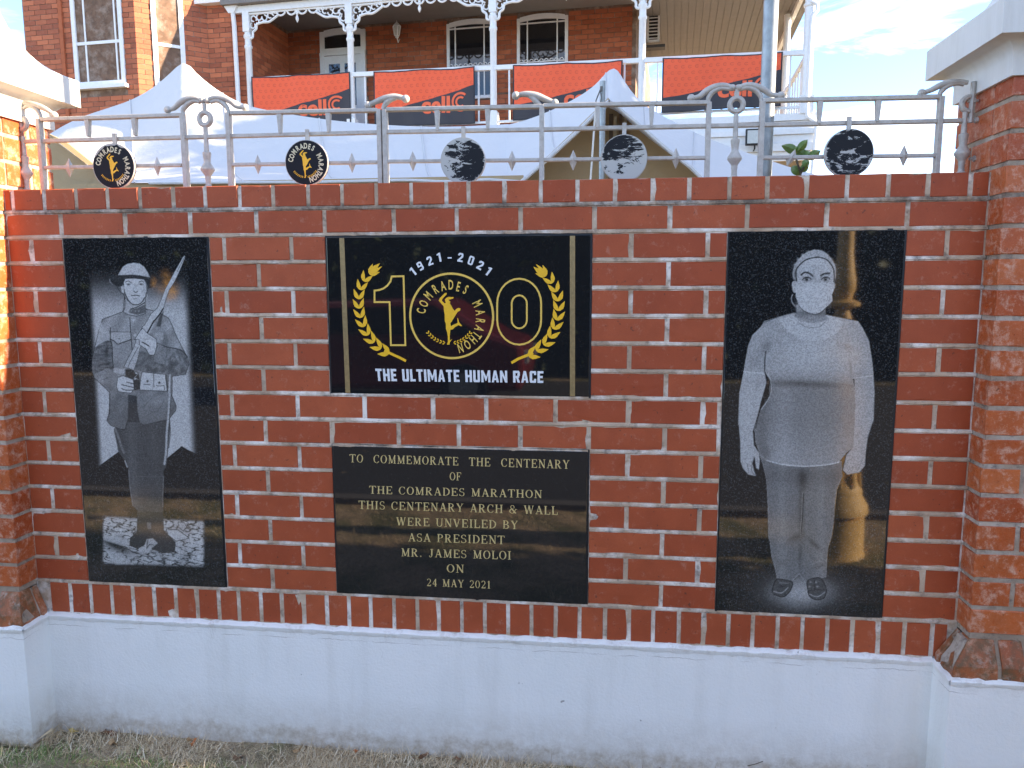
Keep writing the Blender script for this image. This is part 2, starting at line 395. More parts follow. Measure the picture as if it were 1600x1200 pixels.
# ------------------------------------------------------------------ brick wall
BC = {}
def brick_mesh(wd, ht, dp, m, ch=.0022, key=''):
    var = random.randrange(4) if not key else 0
    k = (round(wd, 3), round(ht, 3), round(dp, 3), m.name, key, var)
    if k in BC: return BC[k]
    a, h = wd/2, ht/2
    if key:
        vs = [(-a, dp, -h), (a, dp, -h), (a, dp, h), (-a, dp, h), (-a, ch, -h), (a, ch, -h), (a, ch, h), (-a, ch, h),
              (-a+ch, 0, -h+ch), (a-ch, 0, -h+ch), (a-ch, 0, h-ch), (-a+ch, 0, h-ch)]
        fs = [(8, 9, 10, 11), (4, 5, 9, 8), (5, 6, 10, 9), (6, 7, 11, 10), (7, 4, 8, 11), (0, 1, 5, 4), (1, 2, 6, 5), (2, 3, 7, 6), (3, 0, 4, 7)]
    else:
        nx = 5 if wd > .15 else 3; rr = random.Random(var*97+int(wd*1000)); worn = .0011 if m is M.get('pbrick') else .0005
        per = [(-a+2*a*i/nx, -h) for i in range(nx)]+[(a, -h), (a, 0)]+[(a-2*a*i/nx, h) for i in range(nx)]+[(-a, h), (-a, 0)]
        n = len(per); vs = []
        for (x, z), y, ins in [(p_, dp, 0) for p_ in per]+[(p_, ch*1.3, 0) for p_ in per]+[(p_, 0, ch) for p_ in per]:
            jx, jz = (0, 0) if y == dp else (rr.gauss(0, worn), rr.gauss(0, worn))
            chip = rr.random() < (.12 if worn > .001 else .04) and ins > 0; ii = ins*(2.6 if chip else 1)
            vs.append((x-math.copysign(ii, x)*(abs(abs(x)-a) < 1e-6)+jx*.6, y+(.0012 if chip else 0), z-math.copysign(ii, z)*(abs(abs(z)-h) < 1e-6)+jz*.6))
        fs = [tuple(range(2*n, 3*n))]+[(n+i, n+(i+1) % n, 2*n+(i+1) % n, 2*n+i) for i in range(n)]+[(i, (i+1) % n, n+(i+1) % n, n+i) for i in range(n)]
    me = bpy.data.meshes.new('brick'); me.from_pydata(vs, [], fs); me.materials.append(m); BC[k] = me; return me
c = .0876; JT = .0135; PB = .232
wall = empty('brick_wall', (1.4, .1, GZ), 'red face brick wall holding four granite plaques, between two brick pillars, on a white plinth', 'wall')
wo_ = Vector(wall.location)
def put_brick(x0, x1, z0, z1, parent=wall, m=None, y=0.0, dp=.09, po=wo_, name='brick'):
    wd, ht = round(x1-x0, 3), round(z1-z0, 3)
    o = link(name, brick_mesh(wd, ht, dp, m or M['brick']), parent)
    o.location = Vector(((x0+x1)/2, y+random.uniform(-.0013, .0013), (z0+z1)/2))-po
    o.rotation_euler = (random.uniform(-.006, .006), random.uniform(-.003, .003), random.uniform(-.006, .006))
    return o
XJ = [-1*PB, 0, .232, .464, .696, .928, 1.160, 1.365, 1.570, 1.802, 2.034, 2.266, 2.498, 2.730, 2.957]
XL, XR = -.208, 2.957
def row(z0, z1, joints, jt=JT):
    js = sorted(joints)
    for a, b in zip(js[:-1], js[1:]):
        if b-a > .03: put_brick(a+jt/2, b-jt/2, z0+JT/2, z1-JT/2)
# stretcher course over the plaques
row(14*c, 1.311, [XL]+XJ[1:])
# header course on top
hu = [18.7, 67.8, 118, 167, 217.6, 269.7, 320, 373.6, 426, 481, 534, 587.5, 642, 697, 732, 788, 845, 902, 961, 1020, 1077.5, 1140, 1199, 1261, 1324, 1388, 1451, 1517]
row(1.311, 1.394, [XL]+[P(u, 306-.012*u/1.0)[0] for u in hu]+[XR], .012)
px = lambda us, v: [P(u, v)[0] for u in us]
for k in range(14):
    odd = k % 2
    z0, z1 = k*c, (k+1)*c
    row(z0, z1, [XL, -.116, 0.006] if odd else [XL, .006])
    if k in (6, 7):
        mid = px([570.6, 677, 759.7, 867.5], 665) if k == 7 else px([518, 623, 716.6, 812.8, 920], 675)
        left = [.522, .580, .812] if odd else [.522, .696]
        right = [1.918, 2.150, 2.2035] if odd else [2.034, 2.2035]
        row(z0, z1, left+mid+right)
    else:
        row(z0, z1, [.522, .580, .812, .9345] if odd else [.522, .696, .9345])
        row(z0, z1, [1.789, 1.918, 2.150, 2.2155] if odd else [1.789, 2.034, 2.2155])
    row(z0, z1, [2.724, 2.846, XR] if odd else [2.724, XR])
bu = [77.5, 110, 142.2, 175, 207.8, 241.3, 275, 308.4, 342.2, 373.4, 407.8, 440.6, 475, 511, 545.6, 579.4, 616, 652, 686, 721.6, 757.5, 794, 830.3, 868, 905.3, 944.8, 982.5, 1020, 1060, 1098.5, 1137.5, 1175, 1214, 1252.5, 1291, 1330, 1371, 1411, 1454]
def zrow(u): return 928+.0675*u
row(-.125, 0, [XL+.02]+[P(u, zrow(u))[0] for u in bu]+[XR-.02], .0125)
mb = MB(wo_); mb.box(XL-.03, XR+.03, .0022, .205, -.13, 1.312); mb.box(XL-.03, XR+.03, .0022, .205, 1.312, 1.386)
mb.build('mortar_bed', M['mortar'], wall)
# the bed joints stand slightly rounded between the courses
mb = MB(wo_)
def bead(x0, x1, z):
    n = max(2, int((x1-x0)/.03)); pts = [(x0+(x1-x0)*i/n, .0042+random.uniform(-.0010, .0010), z+random.uniform(-.0009, .0009)) for i in range(n+1)]
    mb.tube(pts, [.0066+random.uniform(-.0007, .0007) for _ in pts], 6)
def bead_v(x, z0, z1):
    pts = [(x+random.uniform(-.0008, .0008), .0048+random.uniform(-.0012, .0012), z0+(z1-z0)*i/3) for i in range(4)]
    mb.tube(pts, [.0055+random.uniform(-.0007, .0007) for _ in pts], 6)
for k in range(15):
    z = k*c
    if k in (0, 14) or k == 7: bead(XL, XR, z) if k != 7 else (bead(XL, .0, z), bead(.53, 2.207, z), bead(2.733, XR, z))
    else:
        bead(XL, 0, z); bead(.53, .927, z); bead(1.797, 2.207, z); bead(2.733, XR, z)
bead(.93, 1.79, 6*c); bead(.93, 1.79, 8*c); bead(XL, XR, 1.311)
mb.build('pointing', M['mortar'], wall, smooth=True)
# plinth of the wall with its uneven plaster lip
def lip_strip(mb_, x0, x1, yf, z, dx=.02):
    n = int((x1-x0)/dx)
    top = [random.gauss(0, .0022) for _ in range(n+1)]
    vs = []; fs = []
    for i in range(n+1):
        x = x0+(x1-x0)*i/n; t = top[i]
        vs += [(x, yf-.000, z-.020+random.gauss(0, .0022)), (x, yf-.003, z-.014), (x, yf-.0045, z-.004+t*.5), (x, yf+.006, z+.004+t), (x, yf+.03, z+.005+t)]
    for i in range(n):
        for k in range(4): fs.append((i*5+k, (i+1)*5+k, (i+1)*5+k+1, i*5+k+1))
    mb_.add(vs, fs)
mb = MB(wo_); mb.box(-.19, 2.92, -.012, .2, GZ-.1, -.128); lip_strip(mb, -.165, 2.889, -.0125, -.124)
o = mb.build('plinth', M['paint'], wall, smooth=True)

# ------------------------------------------------------------------ pillars
FY, FP = -.085, -.128          # shaft front, pillar plinth front
BY = .25
def pillar(side, label):
    """side +1: right pillar, whose face towards the wall looks left; -1: mirrored"""
    sx = 2.955 if side > 0 else -.203; Wd = .46
    pl = 2.889 if side > 0 else -.163
    T = lambda x: sx+side*x                      # x measured outward from the wall side
    root = empty('brick_pillar', (T(Wd/2), .08, GZ), label, 'pillar', 'brick pillars at the ends of the wall')
    po = Vector(root.location)
    mb = MB(po)
    a, b = sorted((T(.004), T(Wd-.004))); mb.box(a, b, FY+.0035, BY-.004, -.02, 1.66); mb.build('mortar_core', M['pmortar'], root)
    zs = [k*c for k in range(15)]+[1.3115]+[1.3115+c*k for k in range(1, 4)]
    zt = []
    for i in range(22):
        zt.append(zs[i] if i < len(zs) else zs[-1]+c*(i-len(zs)+1))
    for i in range(20):
        z0, z1 = zt[i], min(zt[i+1], 1.645)
        if z1-z0 < .03: continue
        fr = [0, .1135, .3465, Wd] if i % 2 else [0, .2295, Wd]
        for a_, b_ in zip(fr[:-1], fr[1:]):
            xa, xb = sorted((T(a_+(0 if a_ == 0 else JT/2)), T(b_-(0 if b_ == Wd else JT/2))))
            put_brick(xa, xb, z0+JT/2, z1-JT/2, root, M['pbrick'], FY, .1, po)
        # bricks of the face towards the wall (return of the front bricks, then the rest of the depth)
        dd = [.1, .225, .335] if i % 2 == 0 else [.1, .335]
        for a_, b_ in zip(dd[:-1], dd[1:]):
            y0, y1 = FY+a_+JT*.6, FY+b_-(JT*.5 if b_ < .33 else 0)
            me = brick_mesh(y1-y0, z1-z0-JT, .08, M['pbrick'])
            o = link('brick', me, root); o.location = Vector((T(0), (y0+y1)/2, (z0+z1)/2))-po
            o.rotation_euler = (0, 0, -side*math.pi/2)
            if i == 16 or True: pass
    # sloping bricks over the plinth: front row and return
    n = 6; st = Wd/n
    def sloped(p0, p1, q0, q1, zlo, zhi, inward):
        pass
    for i in range(-1, n):
        a_, b_ = i*.078, (i+1)*.078
        lo0 = T(a_+.006) if i >= 0 else pl+side*.004; lo1 = T(b_-.006)
        hi0 = T(max(a_, 0)+.006) if i > 0 else T(.002); hi1 = T(b_-.006)
        if i == -1: continue
        if i == 0: lo0 = pl+side*.006
        vs = [(lo0, FP+.002, -.125), (lo1, FP+.002, -.125), (lo1, FP+.006, -.085), (lo0+(side*.004 if i == 0 else 0), FP+.006, -.085),
              (hi0, FY-.001, -.012), (hi1, FY-.001, -.012), (hi0, FY+.05, -.012), (hi1, FY+.05, -.012), (lo0, FY+.05, -.125), (lo1, FY+.05, -.125)]
        fs = [(0, 1, 2, 3), (3, 2, 5, 4), (4, 5, 7, 6), (6, 7, 9, 8), (0, 3, 4, 6, 8), (1, 9, 7, 5, 2)]
        if side < 0: fs = [f[::-1] for f in fs]
        m2 = MB(po); m2.add(vs, fs); m2.build('sloped_brick', M['wbrick'], root, bevel=.004)
    vs = [(pl+side*.004, FY+.055, -.125), (pl+side*.004, -.004, -.125), (pl+side*.006, -.004, -.10), (pl+side*.006, FY+.055, -.10), (T(0.0), -.004, -.012), (T(.0), FY+.055, -.012), (T(.03), -.004, -.125), (T(.03), FY+.055, -.125)]
    fs = [(0, 1, 2, 3), (3, 2, 4, 5), (0, 3, 5, 7), (1, 6, 4, 2), (5, 4, 6, 7)]
    m2 = MB(po); m2.add(vs, fs if side < 0 else [f[::-1] for f in fs]); m2.build('sloped_brick', M['wbrick'], root, bevel=.004)
    mb = MB(po); a, b = sorted((T(.004), T(Wd))); mb.box(a, b, FY+.006, .2, -.127, -.0135)
    xa_, xb_ = (pl+side*.01, T(Wd)); pr_ = [(FP+.007, -.125), (FP+.012, -.088), (FY+.004, -.017), (FY+.05, -.017), (FY+.05, -.125)]
    fs_l = [(0, 1, 2, 3, 4), (9, 8, 7, 6, 5)]+[(i, i+5, (i+1) % 5+5, (i+1) % 5) for i in range(5)]
    mb.add([(xa_+(side*.0 if k in (0,) else (side*.045 if k in (2, 3) else 0)), y_, z_) for k, (y_, z_) in enumerate(pr_)]+[(xb_, y_, z_) for y_, z_ in pr_], fs_l if side < 0 else [f[::-1] for f in fs_l])
    mb.prism([(pl+side*.012, -.125), (pl+side*.015, -.098), (T(.004), -.018), (T(.03), -.018), (T(.03), -.125)], FY+.002, -.003)
    mb.build('mortar_fill', M['pmortar'], root)
    mb = MB(po); a, b = sorted((pl, T(Wd+.06))); mb.box(a, b, FP-.004, .3, GZ-.1, -.128)
    lip_strip(mb, a+.001, b, FP-.0045, -.124)
    sy = [FP-.004+(.0-(FP))*i/6 for i in range(7)]
    vs = []; fs = []
    for y in sy:
        t = random.gauss(0, .002); e = -side
        vs += [(pl+e*.0004, y, -.144), (pl+e*.003, y, -.138), (pl+e*.0045, y, -.128+t), (pl-e*.006, y, -.119+t), (pl-e*.03, y, -.118+t)]
    for i in range(6):
        for k in range(4):
            q = (i*5+k, (i+1)*5+k, (i+1)*5+k+1, i*5+k+1); fs.append(q if side > 0 else q[::-1])
    mb.add(vs, fs); mb.build('plinth', M['paint'], root, smooth=True)
    # moulded cap: fascia, cavetto, thick slab, concave pyramid
    prof = [(.012, 1.632), (.012, 1.682)]                        # (overhang, z)
    z1 = 1.725
    for i in range(1, 8):
        t = i/7; prof.append((.012+.050*(1-math.cos(t*math.pi/2)), 1.682+.043*math.sin(t*math.pi/2)))
    prof += [(.076, 1.726), (.076, 1.818), (.072, 1.823)]
    for i in range(1, 15):
        t = i/14
        prof.append((.072-.205*t, 1.823+.11*t**1.2+.30*t**4))
    vs = []; fs = []
    cx, cy = T(Wd/2), (FY+BY)/2; hx, hy = Wd/2, (BY-FY)/2
    for o_, z in prof:
        ax, ay = max(hx+o_, .03), max(hy+o_, .03)
        vs += [(cx-ax, cy-ay, z), (cx+ax, cy-ay, z), (cx+ax, cy+ay, z), (cx-ax, cy+ay, z)]
    for i in range(len(prof)-1):
        for k in range(4): fs.append((i*4+k, i*4+(k+1) % 4, (i+1)*4+(k+1) % 4, (i+1)*4+k))
    fs += [(3, 2, 1, 0), tuple((len(prof)-1)*4+k for k in range(4))]
    m2 = MB(po); m2.add(vs, fs); m2.build('cap', M['cap'], root, smooth=True)
    return root
pillar(1, 'right brick pillar with grey moulded cap, in shade, worn shiny bricks')
pillar(-1, 'left brick pillar with sunlit white cap and orange sunlit side')

# ------------------------------------------------------------------ granite plaques
def serif_font():
    F = {}
    t, n = .15, .07
    def S_(x0, y0, x1, y1, w): return ('l', x0, y0, x1, y1, w)
    def sf(x, y, w=.17): return ('l', x-w, y, x+w, y, .05)
    def arc(cx, cy, rx, ry, a0, a1, w0, w1): return ('a', cx, cy, rx, ry, a0, a1, w0, w1)
    v = lambda x, y0=0, y1=1, w=t: S_(x, y0, x, y1, w)
    F['T'] = (.78, [v(.39), S_(.03, .97, .75, .97, n), S_(.04, .78, .04, .99, n), S_(.74, .78, .74, .99, n), sf(.39, .025)])
    F['H'] = (.88, [v(.17), v(.71), S_(.17, .51, .71, .51, n), sf(.17, .025), sf(.71, .025), sf(.17, .975), sf(.71, .975)])
    F['E'] = (.74, [v(.17), S_(.05, .97, .66, .97, n), S_(.05, .03, .68, .03, n), S_(.17, .51, .5, .51, n), S_(.66, .78, .66, .99, n), S_(.68, .01, .68, .26, n), S_(.5, .4, .5, .62, n)])
    F['F'] = (.70, [v(.17), S_(.05, .97, .65, .97, n), S_(.17, .5, .48, .5, n), S_(.65, .76, .65, .99, n), S_(.48, .39, .48, .61, n), sf(.17, .025)])
    F['L'] = (.70, [v(.17), S_(.05, .03, .65, .03, n), S_(.65, .01, .65, .28, n), sf(.17, .975)])
    F['I'] = (.40, [v(.20), sf(.2, .025), sf(.2, .975)])
    F['O'] = (.84, [arc(.42, .5, .33, .48, 0, 360, .15, .06)])
    F['C'] = (.78, [arc(.42, .5, .33, .48, 50, 310, .15, .06), S_(.67, .7, .67, .98, n), S_(.66, .12, .70, .25, n)])
    F['D'] = (.84, [v(.18), arc(.30, .5, .45, .47, -90, 90, .15, .06), S_(.05, .97, .32, .97, n), S_(.05, .03, .32, .03, n)])
    F['M'] = (1.02, [v(.17, 0, 1, n), v(.83, 0, 1, t), S_(.17, .98, .48, .05, t), S_(.48, .05, .83, .98, n), sf(.17, .025, .14), sf(.83, .025, .16), sf(.12, .975, .1), sf(.9, .975, .1)])
    F['N'] = (.88, [v(.17, 0, 1, n), v(.72, 0, 1, n), S_(.17, .97, .72, .03, t), sf(.17, .025, .14), sf(.72, .975, .14), sf(.1, .975, .1)])
    F['R'] = (.84, [v(.17), arc(.32, .74, .28, .23, -90, 90, .14, .06), S_(.05, .97, .34, .97, n), S_(.17, .50, .34, .50, n), S_(.38, .49, .66, .03, t), sf(.17, .025), sf(.72, .025, .1)])
    F['P'] = (.74, [v(.17), arc(.32, .73, .29, .24, -90, 90, .14, .06), S_(.05, .97, .34, .97, n), S_(.17, .49, .34, .49, n), sf(.17, .025)])
    F['B'] = (.78, [v(.17), arc(.34, .75, .25, .22, -90, 90, .14, .06), arc(.36, .27, .29, .24, -90, 90, .14, .06), S_(.05, .97, .36, .97, n), S_(.17, .52, .36, .52, n), S_(.05, .03, .37, .03, n)])
    F['A'] = (.84, [S_(.40, .99, .14, .03, n), S_(.40, .99, .70, .03, t), S_(.24, .34, .58, .34, n), sf(.13, .025, .12), sf(.70, .025, .15)])
    F['V'] = (.84, [S_(.14, .97, .42, .01, t), S_(.42, .01, .70, .97, n), sf(.14, .975, .14), sf(.70, .975, .12)])
    F['W'] = (1.16, [S_(.13, .97, .36, .01, t), S_(.36, .01, .58, .97, n), S_(.58, .97, .80, .01, t), S_(.80, .01, 1.02, .97, n), sf(.13, .975, .13), sf(.58, .975, .12), sf(1.02, .975, .1)])
    F['Y'] = (.84, [S_(.14, .97, .42, .46, t), S_(.42, .46, .70, .97, n), v(.42, 0, .48), sf(.42, .025), sf(.14, .975, .14), sf(.70, .975, .12)])
    F['U'] = (.86, [v(.17, .3, 1), v(.70, .3, 1, n), arc(.435, .32, .265, .30, 180, 360, .10, .08), sf(.17, .975), sf(.70, .975, .13)])
    F['J'] = (.56, [v(.34, .2, 1), arc(.2, .2, .14, .19, 180, 360, .08, .08), sf(.34, .975)])
    F['S'] = (.66, [arc(.33, .74, .23, .23, 40, 270, .10, .08), arc(.33, .27, .25, .25, -140, 90, .10, .08), S_(.53, .76, .53, .96, .06), S_(.08, .04, .08, .25, .06)])
    F['&'] = (.92, [arc(.36, .76, .19, .21, -50, 250, .08, .07), arc(.32, .27, .25, .25, 90, 345, .11, .07), S_(.24, .62, .74, .03, t), S_(.56, .2, .74, .5, n), sf(.76, .5, .12)])
    F['.'] = (.36, [S_(.15, .0, .15, .13, .14)])
    F['0'] = (.66, [arc(.33, .5, .25, .48, 0, 360, .13, .05)])
    F['1'] = (.54, [v(.28), S_(.28, .96, .12, .82, n), sf(.28, .025)])
    F['2'] = (.66, [arc(.32, .72, .22, .26, -35, 165, .11, .07), S_(.50, .58, .10, .06, n), S_(.08, .06, .58, .06, .12), S_(.58, .04, .58, .24, .06)])
    F['4'] = (.68, [v(.44), S_(.44, .97, .06, .32, n), S_(.05, .30, .62, .30, n), sf(.44, .025, .14)])
    F[' '] = (.46, [])
    return F
SF = serif_font()
def serif_geo(text, track=.13):
    """-> list of quads in text units, and the text width"""
    x = 0; quads = []
    for ch in text:
        wd, st = SF[ch]
        for s_ in st:
            if s_[0] == 'l':
                _, x0, y0, x1, y1, w_ = s_
                dx, dy = x1-x0, y1-y0; l = math.hypot(dx, dy); nx, ny = -dy/l*w_/2, dx/l*w_/2
                quads.append([(x+x0+nx, y0+ny), (x+x1+nx, y1+ny), (x+x1-nx, y1-ny), (x+x0-nx, y0-ny)])
            else:
                _, cx, cy, rx, ry, a0, a1, w0, w1 = s_
                N = max(6, int(abs(a1-a0)/18)); prev = None
                for i in range(N+1):
                    a = math.radians(a0+(a1-a0)*i/N); ww = w1+(w0-w1)*abs(math.cos(a))
                    p = [(x+cx+(rx+k*ww/2)*math.cos(a), cy+(ry+k*ww/2*.7)*math.sin(a)) for k in (-1, 1)]
                    if prev: quads.append([prev[0], p[0], p[1], prev[1]])
                    prev = p
        x += wd+track
    return quads, x-track
def quad_map(TL, TR, BL, BR, Y):
    """corners as photo pixels -> function (s, t) in the plane y = Y, t up"""
    a, b, c_, d = [np.array(P(*q, Y)) for q in (TL, TR, BL, BR)]
    return lambda s, t: tuple((c_*(1-s)+d*s)*(1-t)+(a*(1-s)+b*s)*t)
def serif_line(name, text, x0, x1, yl0, yl1, yr0, yr1, parent, off, Y):
    """pixel coordinates inside the 500 px wide crop that starts at (480, 630), scale 3.2"""
    q = lambda x, y: (x/3.2+480, y/3.2+630)
    mp_ = quad_map(q(x0, yl0), q(x1, yr0), q(x0, yl1), q(x1, yr1), Y)
    _, W_ = serif_geo(text); x = 0
    for ch in text:
        quads, _w = serif_geo(ch)
        if quads:
            mb_ = MB(off)
            for i, qd in enumerate(quads): mb_.face([mp_((x+a)/W_, b) for a, b in qd], Y-(i % 23)*.00003)
            mb_.build('letter', M['lettergold'], parent)
        x += SF[ch][0]+.13
def font_mesh(text, offset=0.0):
    cu = bpy.data.curves.new('t', 'FONT'); cu.body = text; cu.offset = offset; cu.resolution_u = 4; cu.fill_mode = 'FRONT'
    o = bpy.data.objects.new('t', cu); COL.objects.link(o)
    dg = bpy.context.evaluated_depsgraph_get(); me = bpy.data.meshes.new_from_object(o.evaluated_get(dg))
    vs = [(v.co.x, v.co.y) for v in me.vertices]; fs = [tuple(p.vertices) for p in me.polygons]
    bpy.data.objects.remove(o); bpy.data.meshes.remove(me); bpy.data.curves.remove(cu)
    return vs, fs
def bb(vs):
    xs = [v[0] for v in vs]; ys = [v[1] for v in vs]; return min(xs), max(xs), min(ys), max(ys)
def glyph_at(mb_, ch, cx, cz, h, wfac, ang, Y, offset=.02, capscale=None):
    """one sans glyph of cap height h centred at (cx, cz), rotated by ang"""
    vs, fs = font_mesh(ch, offset); x0, x1, y0, y1 = bb(vs)
    if ch == '-': y0, y1 = 0, .7
    sc = h/(y1-y0); mx_, my_ = (x0+x1)/2, (y0+y1)/2; ca, sa = math.cos(ang), math.sin(ang)
    out = []
    for x, y in vs:
        a, b = (x-mx_)*sc*wfac, (y-my_)*sc
        out.append((cx+a*ca-b*sa, Y, cz+a*sa+b*ca))
    mb_.add(out, [f[::-1] if False else f for f in fs])
def ribbon(mb_, pts, wd, Y, closed=False):
    pts = [np.array(p) for p in pts]; n = len(pts); L_ = []
    for i in range(n):
        a = pts[(i-1) % n] if closed or i > 0 else pts[i]; b = pts[(i+1) % n] if closed or i < n-1 else pts[i]
        if closed or 0 < i < n-1:
            t1 = pts[i]-a; t2 = b-pts[i]; t1 = t1/np.linalg.norm(t1); t2 = t2/np.linalg.norm(t2); t = t1+t2; t /= np.linalg.norm(t)
            k = 1/max(.45, float(np.dot(t, t1)))
        else: t = b-a; t = t/np.linalg.norm(t); k = 1
        nn = np.array([-t[1], t[0]])*wd/2*k; L_ += [(pts[i][0]+nn[0], Y, pts[i][1]+nn[1]), (pts[i][0]-nn[0], Y, pts[i][1]-nn[1])]
    m_ = n if closed else n-1
    mb_.add(L_, [(2*i, 2*i+1, (2*i+3) % (2*n), (2*i+2) % (2*n)) for i in range(m_)])
PF = -.0025                        # front plane of the plaques
def slab(x0, x1, z0, z1, label, m):
    root = empty('granite_plaque', ((x0+x1)/2, .01, z0), label, 'plaque')
    off = Vector(root.location)
    if m is not M['engraved']:
        mb_ = MB(off); mb_.box(x0, x1, PF, .03, z0, z1); mb_.build('slab', m, root, bevel=.0015)
    mb_ = MB(off); mb_.box(x0-.0045, x1+.0065, -.0004, .02, z0-.004, z1+.0065); mb_.build('sealant_joint', M['black'], root)
    return root, off
def block_font():
    F = {}; t, h = .25, .19
    V_ = lambda x, a=0, b=1, w=t: [(x-w/2, a), (x+w/2, a), (x+w/2, b), (x-w/2, b)]
    H_ = lambda y, a, b, w=h: [(a, y-w/2), (b, y-w/2), (b, y+w/2), (a, y+w/2)]
    F['T'] = (.66, [V_(.33, 0, .81), H_(.905, 0, .66)]); F['H'] = (.70, [V_(.125), V_(.575), H_(.5, .25, .45)])
    F['E'] = (.60, [V_(.125), H_(.905, .25, .60), H_(.5, .25, .53), H_(.095, .25, .60)]); F['L'] = (.56, [V_(.125), H_(.095, .25, .56)]); F['I'] = (.25, [V_(.125)])
    F['U'] = (.70, [V_(.125, .10, 1), V_(.575, .10, 1), [(0, .10), (.07, 0), (.63, 0), (.70, .10), (.70, .19), (0, .19)]])
    F['M'] = (.94, [V_(.115, 0, 1, .23), V_(.825, 0, 1, .23), [(.23, 1), (.23, .62), (.42, .12), (.52, .12), (.52, .45)], [(.71, 1), (.52, .45), (.52, .12), (.71, .62)]])
    F['N'] = (.74, [V_(.115, 0, 1, .23), V_(.625, 0, 1, .23), [(.23, 1), (.23, .56), (.51, 0), (.51, .44)]])
    F['A'] = (.74, [[(0, 0), (.24, 0), (.44, 1), (.25, 1)], [(.74, 0), (.50, 0), (.35, .8), (.44, 1), (.49, 1)], H_(.27, .27, .47, .15)])
    F['R'] = (.70, [V_(.125), H_(.905, .25, .62), V_(.575, .55, .93), H_(.49, .25, .62, .17), [(.30, .41), (.46, 0), (.72, 0), (.52, .41)]])
    F['C'] = (.66, [V_(.125, .10, .90), [(0, .90), (.07, 1), (.60, 1), (.66, .92), (.66, .81), (0, .81)], [(0, .10), (.07, 0), (.60, 0), (.66, .08), (.66, .19), (0, .19)], V_(.55, .66, .82, .22), V_(.55, .18, .34, .22)])
    F['1'] = (.46, [V_(.33), [(.0, .72), (.21, .80), (.21, 1), (.12, .92), (0, .88)]]); F['-'] = (.5, [H_(.45, 0, .5, .15)])
    F['0'] = (.66, [V_(.11, .12, .88, .22), V_(.55, .12, .88, .22), [(0, .86), (.12, 1), (.54, 1), (.66, .86), (.55, .82), (.11, .82)], [(0, .14), (.12, 0), (.54, 0), (.66, .14), (.55, .18), (.11, .18)]])
    F['2'] = (.66, [[(0, .70), (.22, .70), (.24, .80), (.10, .96), (.02, .86)], [(.10, .96), (.24, .80), (.44, .80), (.58, .96), (.48, 1), (.18, 1)], [(.44, .80), (.42, .62), (.66, .62), (.66, .84), (.58, .96)], [(.42, .62), (0, .19), (.28, .19), (.64, .54), (.66, .62)], H_(.095, 0, .66)])
    F['9'] = (.66, [[(0, .62), (.22, .62), (.22, .80), (.12, 1), (0, .86)], [(.12, 1), (.22, .80), (.44, .80), (.54, 1)], V_(.55, .14, .92, .22), H_(.50, 0, .46, .16), [(.0, .62), (.0, .55), (.10, .42), (.22, .58), (.22, .62)], [(.05, 0), (.52, 0), (.66, .14), (.44, .20), (.05, .18)]])
    F[' '] = (.34, []); return F
BF = block_font()
def block_line(name, text, TL, TR, BL, BR, m, off_, Y, par, tr=.13):
    mp_ = quad_map(TL, TR, BL, BR, Y); x = 0; W_ = sum(BF[c_][0]+tr for c_ in text)-tr; k = 0
    for ch in text:
        mb_ = MB(off_)
        for q in BF[ch][1]: mb_.face([mp_((x+a)/W_, b) for a, b in q], Y-(k % 9)*.00003); k += 1
        x += BF[ch][0]+tr
        if ch != ' ': mb_.build('letter', m, par)
# --- centenary logo plaque
root, off = slab(.9335, 1.7905, .7045, 1.2170, 'upper middle black granite plaque with the gold 100 logo and laurel branches', M['granite'])
LY = PF-.0006
for (a, b) in (((534, 374), (543.5, 613)), ((894.5, 371), (894.5, 618))):
    mb = MB(off); p, q = P(*a, LY), P(*b, LY)
    ribbon(mb, [(p[0], 1.2145), (q[0], .7065)], .0165, LY-.0003); mb.build('brass_strip', M['brass'], root)
def straight_text(name, text, TL, TR, BL, BR, m, offset, Y):
    mp_ = quad_map(TL, TR, BL, BR, Y); vs, fs = font_mesh(text, offset); x0, x1, y0, y1 = bb(vs); mb_ = MB(off)
    pts = [mp_((x-x0)/(x1-x0), (y-y0)/(y1-y0)) for x, y in vs]
    mb_.add([(a, Y, b) for a, b in pts], fs); return mb_.build(name, m, root)
block_line('lettering', 'THE ULTIMATE HUMAN RACE', (586.3, 576), (849, 580), (588, 595.3), (849, 598.3), M['letterwhite'], off, LY, root)
def orient(o):
    """turn flat lettering towards -y"""
    me = o.data
    for p in me.polygons:
        if p.normal.y > 0: p.flip()
    return o
cc = P(705.5, 493, LY); RR = (P(771.5, 493, LY)[0]-P(640, 493, LY)[0])/2*.985; cc = ((P(771.5, 493, LY)[0]+P(640, 493, LY)[0])/2, (P(706, 426, LY)[1]+P(706, 561, LY)[1])/2)
mb = MB(off); ribbon(mb, [(cc[0]+RR*math.cos(i/72*2*math.pi), cc[1]+RR*math.sin(i/72*2*math.pi)) for i in range(72)], .0068, LY, True)
mb.build('ring_outline', M['paleyellow'], root)
one = [(612, 432), (630.5, 431.5), (633.3, 539.3), (610.8, 539.3), (608.7, 472), (585.2, 472), (585.2, 454), (592, 453.3), (599, 450.8), (605, 446.5), (610, 440)]
mb = MB(off); ribbon(mb, [P(*q, LY) for q in one], .0058, LY, True); mb.build('numeral_outline', M['paleyellow'], root); mb = MB(off)
def stadium(x0, x1, y0, y1, n=14):
    r = (x1-x0)/2; cx = (x0+x1)/2; out = []; ry = min(r*1.12, (y1-y0)/2)
    for i in range(n+1): a = math.pi*i/n; out.append((cx+r*math.cos(a), y0+ry-ry*math.sin(a)))
    for i in range(n+1): a = math.pi*i/n; out.append((cx-r*math.cos(a), y1-ry+ry*math.sin(a)))
    return out
